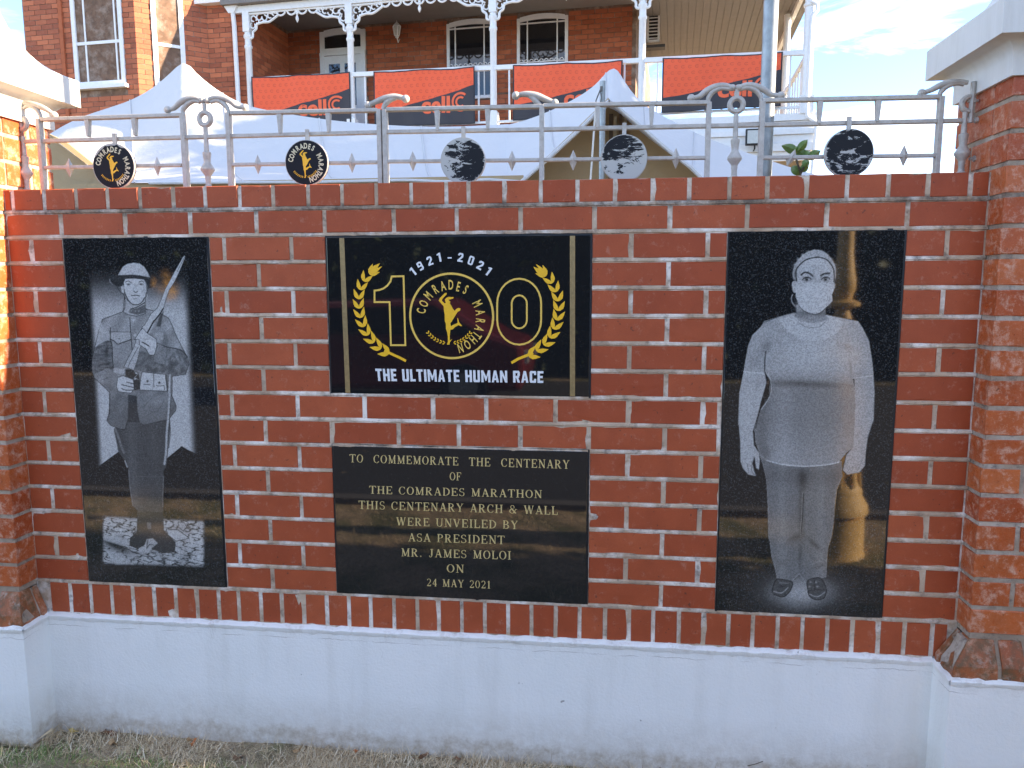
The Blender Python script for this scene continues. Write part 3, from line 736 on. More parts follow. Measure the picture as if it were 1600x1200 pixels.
ribbon(mb, [P(*q, LY) for q in stadium(776.8, 845.5, 435.5, 538.5)], .0058, LY, True)
ribbon(mb, [P(*q, LY) for q in stadium(799.5, 823.2, 461.5, 513)], .0054, LY, True)
mb.build('numeral_outline', M['paleyellow'], root)
for ch, (u, v) in zip('1921-2021', [(645, 424.5), (656.5, 415.7), (671.5, 407.6), (686, 402.2), (702.5, 402.2), (719.5, 402.2), (736, 407), (750.5, 414.5), (763, 423.5)]):
    x, z = P(u, v, LY); an = math.atan2(z-cc[1], x-cc[0])-math.pi/2
    wd_, st_ = BF[ch]; an *= .92; ca_, sa_ = math.cos(an), math.sin(an)
    mb = MB(off)
    for k_, q_ in enumerate(st_): mb.face([(x+(a-wd_/2)*.0285*.92*ca_-(b-.5)*.0285*sa_, z+(a-wd_/2)*.0285*.92*sa_+(b-.5)*.0285*ca_) for a, b in q_], LY-.00003*k_)
    mb.build('digit', M['letterwhite'], root)
ZC = [(145, 548, 'C'), (180, 450, 'O'), (245, 345, 'M'), (343, 255, 'R'), (447, 215, 'A'), (555, 200, 'D'), (657, 225, 'E'), (755, 265, 'S'),
      (910, 450, 'M'), (950, 567, 'A'), (950, 682, 'R'), (935, 785, 'A'), (905, 870, 'T'), (850, 930, 'H'), (770, 1000, 'O'), (675, 1045, 'N')]
RUN = [(495, 305), (470, 312), (400, 380), (385, 408), (412, 442), (452, 484), (455, 530), (466, 600), (465, 680), (480, 720), (480, 790), (495, 830), (505, 900), (505, 960), (490, 1000), (527, 1000), (532, 968), (565, 925), (530, 945), (532, 880), (540, 800), (575, 795), (602, 766), (650, 738), (688, 752), (700, 746), (662, 700), (648, 652), (636, 640), (641, 690), (640, 708), (572, 738), (548, 755), (542, 712), (560, 690), (622, 592), (642, 560), (676, 543), (681, 515), (652, 508), (620, 525), (602, 546), (578, 520), (560, 482), (538, 446), (545, 425), (520, 400), (585, 382), (592, 365), (520, 360), (490, 374), (470, 400), (482, 440), (470, 448), (436, 420), (430, 402), (442, 382), (497, 325)]
def emblem(mk, R_, cx, cz, Y, lm, bm, offs, lh, par, wf=.54, bold=.016):
    """text ring, running figure and small laurel of radius R_ (the zoomed drawing has centre (557, 618) and radius 557)"""
    k = R_/565.0
    mb_ = MB(offs)
    for x, y, ch in ZC:
        dx, dz = (x-557)*k, (618-y)*k; an = math.atan2(dz, dx)-math.pi/2
        glyph_at(mb_, ch, cx+dx, cz+dz, lh, wf, an, Y, bold)
        if mk: orient(mb_.build('letter', lm, par)); mb_ = MB(offs)
    if not mk: orient(tag(mb_.build('ring_lettering', lm, par), kind='stuff'))
    mb_ = MB(offs); mb_.face([(cx+(x-557)*k, cz+(618-y)*k) for x, y in RUN], Y)
    for s_ in (-1, 1):
        for i in range(7):
            a = math.radians(270+s_*(9+i*6.8)); r = R_*.645
            bx, bz = cx-.06*R_+r*math.cos(a), cz-.0*R_+r*math.sin(a); t = a+s_*math.pi/2; l = R_*.05
            for s2 in (-1, 1):
                d = t+s2*.6; mb_.face([(bx, bz), (bx+l*math.cos(d+.35), bz+l*math.sin(d+.35)), (bx+1.6*l*math.cos(d), bz+1.6*l*math.sin(d)), (bx+l*math.cos(d-.35), bz+l*math.sin(d-.35))], Y-.0001*(1+s2*.5))
    mb_.build('runner_emblem', bm, par)
emblem(1, RR, cc[0], cc[1], LY, M['paleyellow'], M['gold'], off, .031, root)
def laurel(path, base, side):
    mb_ = MB(off); pts = crom([P(*q, LY) for q in path], 5); pts = [np.array(p) for p in pts]
    seg = np.cumsum([0]+[np.linalg.norm(pts[i+1]-pts[i]) for i in range(len(pts)-1)])
    def atl(s):
        i = int(np.searchsorted(seg, s)-1); i = max(0, min(i, len(pts)-2)); f = (s-seg[i])/(seg[i+1]-seg[i])
        return pts[i]*(1-f)+pts[i+1]*f, (pts[i+1]-pts[i])/np.linalg.norm(pts[i+1]-pts[i])
    Lt = seg[-1]; lv = []
    def leaf(p, t, ang, l, w_, k):
        ca, sa = math.cos(ang), math.sin(ang); d = np.array([t[0]*ca-t[1]*sa, t[0]*sa+t[1]*ca]); n_ = np.array([-d[1], d[0]])
        pr = [(0, 0), (.12, .55), (.38, 1), (.62, .80), (1.0, .10), (1.0, 0), (.6, -.45), (.3, -.5), (.1, -.3)]
        s_ = 1 if ang > 0 else -1
        m2_ = MB(off); m2_.face([tuple(p+d*l*a+n_*w_*b*s_) for a, b in pr], LY-.00004*k); lv.append(m2_)
    # stalk
    a, _ = atl(Lt*.06); b, _ = atl(Lt*.13)
    ribbon(mb_, [P(*base[0], LY), P(*base[1], LY), tuple(atl(Lt*.1)[0])], .0085, LY-.0007)
    N = 11
    for i in range(N):
        s = Lt*(.05+.82*i/(N-1)); p, t = atl(s); k = 1-.12*i/N
        leaf(p, t, .50, .040*k, .0100*k, i*2); leaf(p, t, -.50, .040*k, .0100*k, i*2+1)
    p, t = atl(Lt*.88); leaf(p, t, .12, .046, .0105, 40); leaf(p, t, -.12, .046, .0075, 41)
    br_ = mb_.build('laurel_branch', M['gold'], root)
    for m2_ in lv: m2_.build('laurel_leaf', M['gold'], br_)
laurel([(616, 556), (604, 550), (591, 541), (578, 527), (569, 511), (563.5, 494), (561, 477), (561, 462), (565, 447), (572, 434), (583, 424), (597, 417.5)], [(634.5, 564), (624, 558.5)], 1)
laurel([(817, 559), (829, 554), (842, 545), (856, 532), (865, 516), (870.5, 499), (872.5, 482), (871.5, 466), (867, 451), (860, 438), (849, 427), (834, 418)], [(799, 567), (810, 560.5)], -1)
for o in root.children:
    if 'lettering' in o.name: orient(o)
# --- inscription plaque
root, off = slab(.9325, 1.7885, .0045, .5245, 'lower middle black granite plaque with nine lines of gold inscription', M['granite'])
for a in [('TO  COMMEMORATE  THE  CENTENARY', 212, 1312, 255, 295, 285, 328), ('OF', 712, 770, 345, 385, 346, 386), ('THE COMRADES MARATHON', 310, 1175, 413, 452, 435, 475),
          ('THIS CENTENARY ARCH & WALL', 257, 1253, 487, 528, 516, 558), ('WERE UNVEILED BY', 445, 1055, 570, 610, 588, 630), ('ASA PRESIDENT', 505, 987, 650, 690, 663, 705),
          ('MR. JAMES MOLOI', 470, 1020, 725, 765, 740, 782), ('ON', 697, 785, 805, 845, 808, 848), ('24 MAY 2021', 597, 918, 877, 914, 889, 927)]:
    serif_line('inscription_line', a[0], *a[1:], root, off, LY)

# --- engraved figures: a fine grid on the slab face carries the depth of the engraving
class Paint:
    def __init__(s, x0, x1, z0, z1, nx, nz):
        s.xs = np.linspace(x0, x1, nx); s.zs = np.linspace(z0, z1, nz); X, Z = np.meshgrid(s.xs, s.zs)
        s.X, s.Z = X, Z; s.U, s.V = proj(X, np.full_like(X, PF), Z); s.a = np.zeros_like(X); s.nx, s.nz = nx, nz
    def _mask(s, pts, m):
        pts = np.array(pts); return (s.U > pts[:, 0].min()-m) & (s.U < pts[:, 0].max()+m) & (s.V > pts[:, 1].min()-m) & (s.V < pts[:, 1].max()+m)
    def _dist(s, u, v, pts, closed):
        d = np.full(u.shape, 1e9); n = len(pts)
        for i in range(n if closed else n-1):
            a, b = pts[i], pts[(i+1) % n]; ex, ey = b[0]-a[0], b[1]-a[1]; l2 = ex*ex+ey*ey+1e-9
            t = np.clip(((u-a[0])*ex+(v-a[1])*ey)/l2, 0, 1); d = np.minimum(d, (u-a[0]-t*ex)**2+(v-a[1]-t*ey)**2)
        return np.sqrt(d)
    def fill(s, pts, val, soft=.8, al=1.0, smooth=False, edge=None):
        if smooth: pts = crom(pts, 4, True)
        m = s._mask(pts, soft*2+1); u, v = s.U[m], s.V[m]
        ins = np.zeros(u.shape, bool); n = len(pts)
        for i in range(n):
            a, b = pts[i], pts[(i+1) % n]
            if a[1] == b[1]: continue
            cnd = (a[1] > v) != (b[1] > v); ins ^= cnd & (u < (b[0]-a[0])*(v-a[1])/(b[1]-a[1])+a[0])
        d = s._dist(u, v, pts, True); d = np.where(ins, d, -d)
        k = np.clip(d/soft+.5, 0, 1)*al; val_ = val(u, v) if callable(val) else val
        s.a[m] = s.a[m]*(1-k)+val_*k
        if edge: s.stroke(list(pts)+[pts[0]], edge[1], edge[0], edge[2] if len(edge) > 2 else 1)
    def stroke(s, pts, wd, val, al=1.0, smooth=False):
        if smooth: pts = crom(pts, 4)
        m = s._mask(pts, wd+1.5); d = s._dist(s.U[m], s.V[m], pts, False); k = np.clip((wd/2-d)/.7+.5, 0, 1)*al
        s.a[m] = s.a[m]*(1-k)+val*k
    def blob(s, cx, cy, rx, ry, val, al=1.0, ang=0):
        ca, sa = math.cos(ang), math.sin(ang); du, dv = s.U-cx, s.V-cy
        k = np.exp(-(((du*ca+dv*sa)/rx)**2+((-du*sa+dv*ca)/ry)**2))*al; s.a = s.a*(1-k)+val*k
    def build(s, parent, offv, z0, z1, x0, x1):
        nx, nz = s.nx, s.nz; V = np.stack([s.X-offv[0], np.full_like(s.X, PF)-offv[1], s.Z-offv[2]], -1).reshape(-1, 3)
        I = np.arange(nx*nz).reshape(nz, nx); q = np.stack([I[:-1, :-1], I[:-1, 1:], I[1:, 1:], I[1:, :-1]], -1).reshape(-1, 4)
        b = len(V); ring = [I[0, 0], I[0, -1], I[-1, -1], I[-1, 0]]
        back = np.array([[x0, .03, z0], [x1, .03, z0], [x1, .03, z1], [x0, .03, z1]])-np.array(offv)
        V = np.concatenate([V, back]); me = bpy.data.meshes.new('slab')
        ex = np.array([[ring[i], b+i, b+(i+1) % 4, ring[(i+1) % 4]] for i in range(4)]); q = np.concatenate([q, ex])
        me.vertices.add(len(V)); me.vertices.foreach_set('co', V.ravel()); me.loops.add(q.size); me.loops.foreach_set('vertex_index', q.ravel())
        me.polygons.add(len(q)); me.polygons.foreach_set('loop_start', np.arange(0, q.size, 4)); me.update(calc_edges=True); me.validate()
        at = me.attributes.new('engraving', 'FLOAT', 'POINT'); at.data.foreach_set('value', np.concatenate([np.clip(s.a, 0, 1).ravel(), np.zeros(4)]).astype(np.float32))
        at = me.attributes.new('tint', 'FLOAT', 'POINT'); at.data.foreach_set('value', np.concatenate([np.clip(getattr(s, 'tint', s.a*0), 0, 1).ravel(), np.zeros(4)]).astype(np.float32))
        me.materials.append(M['engraved']); return link('slab', me, parent)
def vnoise(u, v, sc, seed):
    """smooth value noise"""
    r = np.random.default_rng(seed); T = r.random((64, 64)); x, y = u/sc, v/sc; i, j = np.floor(x).astype(int), np.floor(y).astype(int); fx, fy = x-i, y-j
    fx, fy = fx*fx*(3-2*fx), fy*fy*(3-2*fy); g = lambda a, b: T[a % 64, b % 64]
    return (g(i, j)*(1-fx)+g(i+1, j)*fx)*(1-fy)+(g(i, j+1)*(1-fx)+g(i+1, j+1)*fx)*fy
Z1 = lambda s, ox, oy: (lambda *pts: [(x/s+ox, y/s+oy) for x, y in pts])
def soldier():
    x0, x1, z0, z1 = .0065, .5205, .0055, 1.2205
    root, off = slab(x0, x1, z0, z1, 'left tall granite plaque engraved with a helmeted soldier holding a rifle', M['engraved'])
    p = Paint(x0, x1, z0, z1, 236, 560); U, V = p.U, p.V
    A, B, C, D = Z1(10, 140, 390), Z1(10, 140, 500), Z1(8, 140, 600), Z1(6.317, 120, 730)
    sm = lambda x: np.clip(x, 0, 1)**2*(3-2*np.clip(x, 0, 1))
    lft = 137+(V-450)*.055; rgt = 296+(V-450)*.045
    glow = .66*sm((U-lft)/12+.1)*sm((rgt-U)/16+.2)*sm((V-412)/85)
    glow *= np.where(V < 470, 1-.45*np.exp(-((U-265)/28)**2)*sm((470-V)/50), 1)
    lin = np.interp(U, [100, 152, 185, 200, 261, 284, 292, 306, 340], [735, 730, 706, 700, 716, 697, 702, 709, 712])
    p.a = glow*np.clip((lin-V)/1.2+.5, 0, 1)
    # ground of rubble
    nn = np.abs(vnoise(U+.55*V, V*3.1-U*.8, 11, 3)-.5)+.45*np.abs(vnoise(U*.8-.5*V, V*3.4+U*.5, 4.0, 5)-.5)
    rock = np.clip(.16+(nn-.07)*3.0, .10, .66)*(.75+.4*vnoise(U, V*1.6, 17, 31))
    reg = sm((U-158)/6)*sm((322-U)/7)*sm((V-803-.05*(U-160))/7)*sm((884+.03*(U-160)-V)/7)
    reg *= 1-np.exp(-(((U-180)/22)**2+((V-852-(U-180)*.45)/6)**2))*.9
    p.a = np.maximum(p.a, rock*reg)
    p.fill(D((285, 830), (430, 840), (560, 960), (380, 960), (330, 890)), .62, 3, .8)
    p.fill(D((880, 610), (1000, 620), (1110, 700), (980, 730), (900, 670)), .68, 2, .85, edge=(.1, .9)); p.fill(D((1000, 540), (1060, 545), (1085, 590), (1050, 630), (1000, 590)), .55, 1, .8, edge=(.1, .8))
    p.fill(D((260, 680), (500, 700), (560, 800), (430, 770), (260, 720)), .6, 2, .8)
    # legs and boots
    legs = C((300, 560), (360, 850), (440, 960), (490, 1070))+D((515, 90), (552, 380), (600, 430), (590, 640), (525, 700), (520, 770), (600, 800), (680, 750), (740, 800), (860, 840), (970, 830), (975, 740), (860, 620), (850, 380), (857, 100))+C((925, 1085), (960, 1030), (985, 800), (1008, 560), (1000, 420), (600, 380))
    p.fill(legs, lambda u, v: .13+.05*(v < 800)+.05*np.exp(-((u-207-.02*(v-700))/9)**2)*(v < 800), 1.0)
    p.blob(240, 690, 9, 40, .24, .35); p.blob(213, 690, 8, 40, .20, .35)
    p.stroke(C((490, 1070))+D((515, 90), (525, 200), (552, 380)), 1.3, .45, .8, True); p.stroke(D((858, 90), (850, 250), (850, 390)), 1.1, .42, .8)
    p.stroke(D((515, 92), (857, 92)), .9, .3, .5); p.stroke(C((440, 960), (470, 1040)), 1.8, .6, .9)
    for i in range(6): p.stroke(D((540+i*6, 140+i*42), (850, 120+i*45)), .6, .22, .5)
    p.fill(D((690, 540), (730, 545), (735, 610), (700, 610)), .4, 1, .7)
    p.stroke(D((520, 770), (600, 803), (670, 760)), 1.2, .05); p.stroke(D((740, 803), (860, 845), (975, 832)), 1.2, .05)
    # bright knot between the boots
    p.fill(D((690, 710), (750, 700), (800, 750), (740, 800), (700, 850), (640, 860), (600, 830), (670, 770)), .6, 1.5, .9); p.stroke(D((700, 720), (690, 800), (720, 760), (760, 770)), .9, .08)
    # tunic
    tun = A((520, 970), (440, 1000), (200, 1090), (165, 1200))+B((140, 180), (70, 480), (40, 620), (38, 800), (70, 900), (200, 1020), (310, 1130))+C((250, 200), (245, 350), (215, 460), (265, 520), (380, 560), (440, 570), (480, 450), (620, 470), (680, 505), (760, 490), (985, 440), (1000, 430), (1080, 325), (1082, 270), (1030, 150))+B((1290, 1150), (1290, 880), (1500, 850), (1555, 680), (1500, 530), (1420, 380), (1340, 220), (1290, 80))+A((1230, 1070), (1150, 1020), (980, 950), (880, 930))
    p.fill(tun, lambda u, v: .50-.0016*np.clip(v-540, 0, 200)+.05*np.sin(u*.2+v*.11), .9, 1, False, (.06, .9, .9))
    p.fill(B((180, 20), (140, 180), (90, 420), (160, 370), (330, 310), (300, 180), (200, 90)), .62, 1.2, .9)
    p.fill(B((90, 430), (160, 370), (280, 320), (350, 340), (360, 600), (370, 800), (300, 750), (60, 850), (38, 750), (45, 600)), lambda u, v: .30+.14*(vnoise(u*.5+v*.2, v*1.6, 3.2, 21)-.5)*2, 1.4, .95)
    p.blob(167, 548, 4, 14, .14, .8); p.blob(160, 545, 9, 3, .42, .4, -.5)
    p.fill(B((70, 880), (280, 750), (360, 800), (440, 870), (420, 1050), (400, 1130), (310, 1120), (200, 1010)), .42, 1.2, .9); p.stroke(B((170, 860), (190, 930), (280, 900)), 1.5, .24, .8, True); p.blob(158, 592, 4, 6, .60, .6); p.blob(172, 606, 6, 3, .22, .6, .7)
    p.fill(B((370, 350), (650, 330), (670, 640), (540, 690), (380, 660)), .47, 1, .8)
    p.fill(B((330, 185), (640, 185), (640, 300), (440, 372), (330, 300)), .60, .8, .9)
    p.stroke(B((320, 300), (380, 325), (440, 375), (520, 350), (650, 305)), 1.2, .08, 1, True); p.stroke(B((340, 186), (640, 188)), .7, .2, .8)
    p.stroke(A((630, 1060))+B((630, 0), (650, 280), (668, 480)), 1.1, .08, .95, True); p.stroke(B((325, 120), (325, 300), (355, 420), (358, 600), (375, 800)), 1.2, .07, .9, True)
    for q in A((685, 1105))+B((712, 235)): p.blob(*q, 1.9, 1.9, .85, 1)
    for q in B((462, 292)): p.blob(*q, 1.0, 1.0, .15, .9)
    # collar and neck
    p.fill(A((545, 740), (600, 800), (680, 860), (860, 820), (880, 930), (870, 1000), (740, 1040), (600, 1020), (520, 970)), .58, 1, 1, False, (.08, .8, .9))
    p.fill(A((620, 945), (740, 915), (860, 860), (878, 930), (870, 985), (740, 1020), (620, 985)), .28, 1); p.stroke(A((640, 930), (740, 900), (860, 830)), 1.1, .08)
    for x_ in (650, 715, 770): p.blob(x_/10+140, 486, .8, .8, .75, .9)
    # face
    face = A((530, 520), (560, 455), (700, 445), (850, 465), (885, 540), (885, 650), (860, 740), (800, 840), (720, 862), (650, 840), (590, 760), (540, 640))
    p.fill(face, .74, .9); p.stroke(A((530, 520), (540, 640), (590, 760), (650, 840), (720, 862), (800, 838), (860, 750)), 1.2, .06, .95, True)
    p.stroke(A((560, 510), (605, 490), (650, 515)), 1.0, .12, 1, True); p.stroke(A((770, 508), (815, 490), (850, 512)), 1.0, .12, 1, True)
    for cx in (612, 808): p.blob(cx/10+140, 444, 3.6, 1.4, .22, .85); p.blob((cx-10)/10+140, 444.2, 1.0, 1.0, .0, .9)
    p.blob(225, 452, 3, 8, .45, .6); p.blob(211, 447, 1.2, 4, .55, .5); p.stroke(A((690, 650), (718, 668), (752, 652)), 1.1, .08, 1, True); p.stroke(A((730, 560), (740, 620)), .8, .5, .7)
    p.stroke(A((650, 722), (715, 712), (780, 724)), 1.2, .06, 1, True); p.stroke(A((685, 766), (750, 764)), 1.0, .25, .9); p.blob(211, 469, 3, 1.3, .5, .5)
    p.fill(A((490, 570), (530, 560), (540, 680), (500, 670)), .65, .8); p.stroke(A((435, 590), (480, 660), (545, 725), (550, 900), (525, 965)), 1.0, .08, .9, True); p.stroke(A((900, 620), (885, 780), (820, 830)), 1.0, .75, .9, True); p.stroke(A((910, 600), (890, 700), (870, 820)), .9, .1)
    # helmet
    p.fill(A((310, 470), (360, 430), (440, 405), (680, 398), (850, 415), (950, 440), (1010, 470), (1000, 560), (960, 600), (920, 600), (890, 500), (840, 465), (680, 452), (560, 458), (525, 520), (500, 575), (430, 575), (350, 540)), .12, 1, 1)
    p.fill(A((440, 402), (470, 345), (520, 265), (590, 222), (680, 206), (780, 215), (850, 262), (905, 345), (952, 440), (800, 408), (680, 394), (560, 398)), lambda u, v: .68-.10*np.clip((u-222)/14, 0, 1), .9, 1, False, (.1, .6, .6)); p.stroke(A((315, 460), (320, 500), (360, 545)), .8, .7, .8, True)
    # rifle
    p.fill(A((1465, 105), (1330, 340), (1180, 620), (1110, 800), (1060, 910), (960, 1000), (860, 1180))+B((830, 100), (740, 270), (690, 430), (600, 600), (530, 740), (600, 750), (690, 790), (750, 620), (790, 430), (900, 210), (1000, 20))+A((1100, 1010), (1160, 900), (1190, 790), (1240, 640), (1330, 500), (1400, 350), (1495, 120), (1485, 92)), lambda u, v: .70-.0022*np.clip(v-520, 0, 80), .9, 1, False, (.10, .8, .85))
    p.stroke(A((1480, 120), (1370, 340)), .9, .12, .8); p.stroke(A((1150, 920), (1110, 990), (1030, 1090))+B((1000, 20), (900, 205)), 1.9, .05, .95); p.stroke(B((1000, 60), (920, 215)), .9, .75, .9); p.stroke(B((760, 420), (640, 640), (600, 730)), .9, .15, .8)
    p.fill(A((1100, 1030), (1160, 950), (1110, 1200), (1040, 1200)), .15, 1.2, .8)
    T0 = np.zeros_like(p.a); keep = p.a; p.a = T0  # orange glow beside the rifle, painted into the slab colour instead of reflected
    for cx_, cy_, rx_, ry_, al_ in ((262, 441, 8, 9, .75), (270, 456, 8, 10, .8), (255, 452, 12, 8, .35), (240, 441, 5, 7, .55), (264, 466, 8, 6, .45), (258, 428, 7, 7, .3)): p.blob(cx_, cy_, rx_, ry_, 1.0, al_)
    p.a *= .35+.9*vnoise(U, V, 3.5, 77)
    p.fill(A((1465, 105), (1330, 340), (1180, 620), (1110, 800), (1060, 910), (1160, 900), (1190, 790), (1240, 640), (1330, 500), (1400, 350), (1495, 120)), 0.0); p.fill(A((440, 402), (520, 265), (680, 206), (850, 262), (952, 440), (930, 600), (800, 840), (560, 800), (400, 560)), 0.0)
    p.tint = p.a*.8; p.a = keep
    # sleeve and hand in front
    p.fill(B((800, 470), (1000, 560), (1050, 380), (1200, 440), (1420, 480), (1540, 600), (1550, 700), (1500, 850), (1280, 870), (1180, 830), (1000, 820), (760, 790), (700, 760)), lambda u, v: .30+.22*(vnoise(u+v, (v-u)*.6, 5, 8)-.5)+.10*np.exp(-((u-268)/9)**2-((v-552)/10)**2), 1.4, .95)
    p.stroke(B((1060, 360), (1200, 420), (1420, 470), (1530, 580)), 2.0, .10, .8, True); p.stroke(B((1180, 180), (1270, 90)), 1.5, .7, .6); p.blob(257, 530, 5, 14, .22, .6); p.blob(285, 562, 2, 9, .60, .5, -.4); p.blob(276, 556, 2, 9, .58, .5, -.4); p.blob(262, 565, 2.5, 10, .52, .4)
    p.fill(B((1000, 200), (1150, 200), (1160, 300), (1080, 330), (1030, 260)), .56, 1, .8)
    p.fill(B((1030, 400), (1080, 360), (1200, 440), (1190, 560), (1170, 700), (1010, 650), (1010, 540)), .48, 1.2, .7)
    p.fill(B((790, 170), (830, 130), (900, 205), (1040, 300), (1052, 400), (1010, 550), (930, 540), (880, 450), (780, 390), (770, 300), (700, 310), (720, 280)), .74, .9, 1, False, (.08, .8, .9))
    p.stroke(B((820, 345), (870, 370), (930, 410)), 1.6, .06, 1, True); p.stroke(B((800, 290), (920, 300)), .7, .3, .8); p.stroke(B((880, 230), (990, 300)), .7, .35, .8); p.stroke(B((860, 440), (920, 520)), .8, .2, .8)
    # belt, pouches, second hand, breech
    p.fill(B((370, 750), (540, 770), (540, 850), (370, 820)), .62, .8, .9); p.fill(B((820, 810), (1180, 850), (1215, 1110), (780, 1095), (800, 900)), .70, .8, 1, False, (.10, .9))
    p.stroke(B((1000, 830), (1005, 1050)), 1.0, .15); 
    for x_, y_ in ((905, 955), (1090, 980)): p.blob(x_/10+140, y_/10+500, 1.8, 1.8, .05, 1)
    p.stroke(B((850, 1010), (950, 1005)), .9, .2); p.stroke(B((1040, 1020), (1100, 1035), (1160, 1020), (1170, 1090)), .9, .12)
    p.stroke(B((1200, 860), (1230, 1130)), 1.2, .15); p.stroke(B((1255, 860), (1240, 1130)), 2.4, .68); p.stroke(B((1290, 870), (1285, 1150)), .9, .12)
    p.fill(B((560, 770), (640, 770), (760, 820), (780, 900), (790, 1080), (700, 1100), (680, 930), (560, 880)), .12, .9); p.blob(213, 583, 2, 1.2, .8, .9); p.blob(211, 592, 2.2, 1.4, .8, .8); p.stroke(B((700, 800), (750, 850), (700, 900), (760, 930)), .9, .7, .8)
    p.fill(B((440, 900), (520, 870), (600, 900), (680, 930), (695, 1080), (650, 1140), (450, 1120), (420, 1040)), .74, .9, 1, False, (.08, .8, .9))
    for a_ in (((580, 970), (690, 1000)), ((500, 1010), (690, 1055)), ((500, 1070), (560, 1095), (680, 1095))): p.stroke(B(*a_), 1.2, .08, 1, True)
    # skirts
    p.fill(C((370, 130), (480, 160), (480, 380), (440, 560), (380, 560), (270, 515), (218, 462), (300, 250)), .30, 1, .8); p.blob(190, 632, 6, 12, .42, .5, .3)
    p.fill(C((480, 130), (590, 150), (600, 320), (630, 470), (480, 480)), .12, 1.5, .85)
    p.fill(C((590, 110), (985, 140), (985, 440), (760, 490), (680, 508), (630, 480), (600, 320)), lambda u, v: .42-.002*(v-615), 1, .8); p.blob(246, 626, 12, 7, .52, .5, -.4)
    p.stroke(C((1000, 130), (985, 400), (965, 600), (955, 850), (935, 1000)), 3.4, .62, .9, True); p.stroke(C((1020, 130), (1000, 420), (1010, 600), (990, 800)), 1.0, .08, .8, True)
    p.stroke(C((320, 565), (355, 650), (400, 790), (430, 860)), 3.2, .40, .7, True); p.stroke(C((255, 120), (250, 350), (245, 380)), .8, .08, .9)
    for (a_) in (((780, 170), (700, 260), (640, 300)), ((930, 200), (860, 330), (760, 350)), ((330, 330), (400, 420), (420, 520)), ((300, 420), (360, 450))): p.stroke(C(*a_), 1.0, .22, .5, True)
    for i in range(26):
        r_ = random.Random(i); a_ = r_.uniform(206, 250); b_ = r_.uniform(668, 730); p.stroke([(a_, b_), (a_+r_.uniform(-3, 3), b_+r_.uniform(5, 12))], .8, r_.choice((.09, .26)), .4)
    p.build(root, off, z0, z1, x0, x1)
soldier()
def woman():
    x0, x1, z0, z1 = 2.2140, 2.7245, .0055, 1.2205
    root, off = slab(x0, x1, z0, z1, 'right tall granite plaque engraved with a woman wearing a face mask', M['engraved'])
    p = Paint(x0, x1, z0, z1, 240, 560); U, V = p.U, p.V
    E_, F_, G, H = Z1(10, 1200, 380), Z1(5.926, 1130, 470), Z1(5.926, 1130, 640), Z1(5.926, 1130, 800)
    p.blob(1246+6, 800+740/5.926, 54, 26, .62, .95); p.blob(1250, 800+700/5.926, 20, 30, .5, .4)
    # trousers
    tr = G((340, 420), (370, 520), (400, 640), (415, 900), (420, 1190))+H((430, 260), (450, 420), (480, 520), (500, 620), (620, 650), (705, 572), (765, 650), (950, 600), (958, 520), (962, 420), (970, 330), (1000, 240), (1022, 100))+G((1030, 900), (1050, 740), (1100, 620), (1095, 480), (700, 500), (400, 440))
    p.fill(tr, lambda u, v: .36+.05*np.exp(-((u-1222)/9)**2)+.05*np.exp(-((u-1282)/9)**2)-.06*np.exp(-((v-745)/12)**2), 1.0, 1, False, (.60, .8, .7))
    p.blob(1254, 748, 8, 16, .10, .75); p.blob(1252, 800, 5, 46, .13, .6); p.stroke(G((735, 770), (725, 1000))+H((712, 220)), 1.2, .5, .7); p.stroke(G((745, 780), (735, 1000))+H((718, 200)), 1.0, .04, .9)
    p.blob(1242, 840, 12, 6, .16, .6, -.5); p.blob(1272, 850, 13, 3.5, .14, .7, .7); p.blob(1250, 868, 3, 22, .20, .6); p.blob(1222, 880, 8, 3, .25, .5, .5); p.blob(1280, 885, 9, 3, .25, .5, -.4)
    for i in range(70):
        r_ = random.Random(i+50); a_ = r_.uniform(1204, 1298); b_ = r_.uniform(745, 895); p.stroke([(a_, b_), (a_+r_.uniform(-5, 5), b_+r_.uniform(-6, 8))], 1.0, r_.choice((.24, .46)), .28)
    # shoes
    for sh, hl in ((((500, 622), (462, 690), (456, 750), (500, 775), (560, 785), (610, 745), (638, 690), (640, 650), (600, 635)), ((470, 735), (540, 750), (600, 700))), (((780, 640), (782, 720), (800, 780), (860, 812), (930, 800), (955, 740), (945, 680), (900, 612), (830, 615)), ((800, 760), (870, 785), (940, 745)))):
        p.fill(H(*sh), .20, 1, 1, True, (.06, 1.2)); p.stroke(H(*hl), 1.8, .55, .8, True)
    p.stroke(H((520, 655), (600, 660)), 1.0, .5, .8); p.blob(1130+540/5.926, 800+690/5.926, 5, 2, .08, .7)
    for q in ((810, 650), (800, 690), (870, 690), (860, 650)): p.blob(1130+q[0]/5.926, 800+q[1]/5.926, 1.8, 1.3, .6, .8)
    p.stroke(H((845, 630), (850, 710)), 1.0, .08); p.stroke(H((790, 730), (860, 720), (940, 720)), .9, .08, .8, True)
    # arms
    la = F_((190, 650), (150, 850), (138, 1150))+G((140, 100), (158, 300), (160, 480), (180, 540), (230, 600), (302, 615), (285, 560), (270, 500), (290, 430), (305, 540), (330, 558), (340, 470), (330, 400), (285, 330), (275, 200), (325, 30))+F_((345, 950), (400, 760), (385, 665))
    p.fill(la, .62, .9, 1, False, (.45, .7, .5)); p.stroke(G((225, 500), (235, 590)), .9, .25, .8); p.stroke(G((265, 480), (265, 570), (290, 605)), .9, .2, .8, True); p.blob(1184, 600, 3, 22, .46, .5)
    ra = F_((1215, 715), (1392, 690), (1402, 850), (1392, 1150))+G((1390, 100), (1340, 250), (1320, 400), (1312, 520), (1262, 580), (1150, 602), (1108, 560), (1140, 420), (1210, 340), (1220, 0))+F_((1225, 1000))
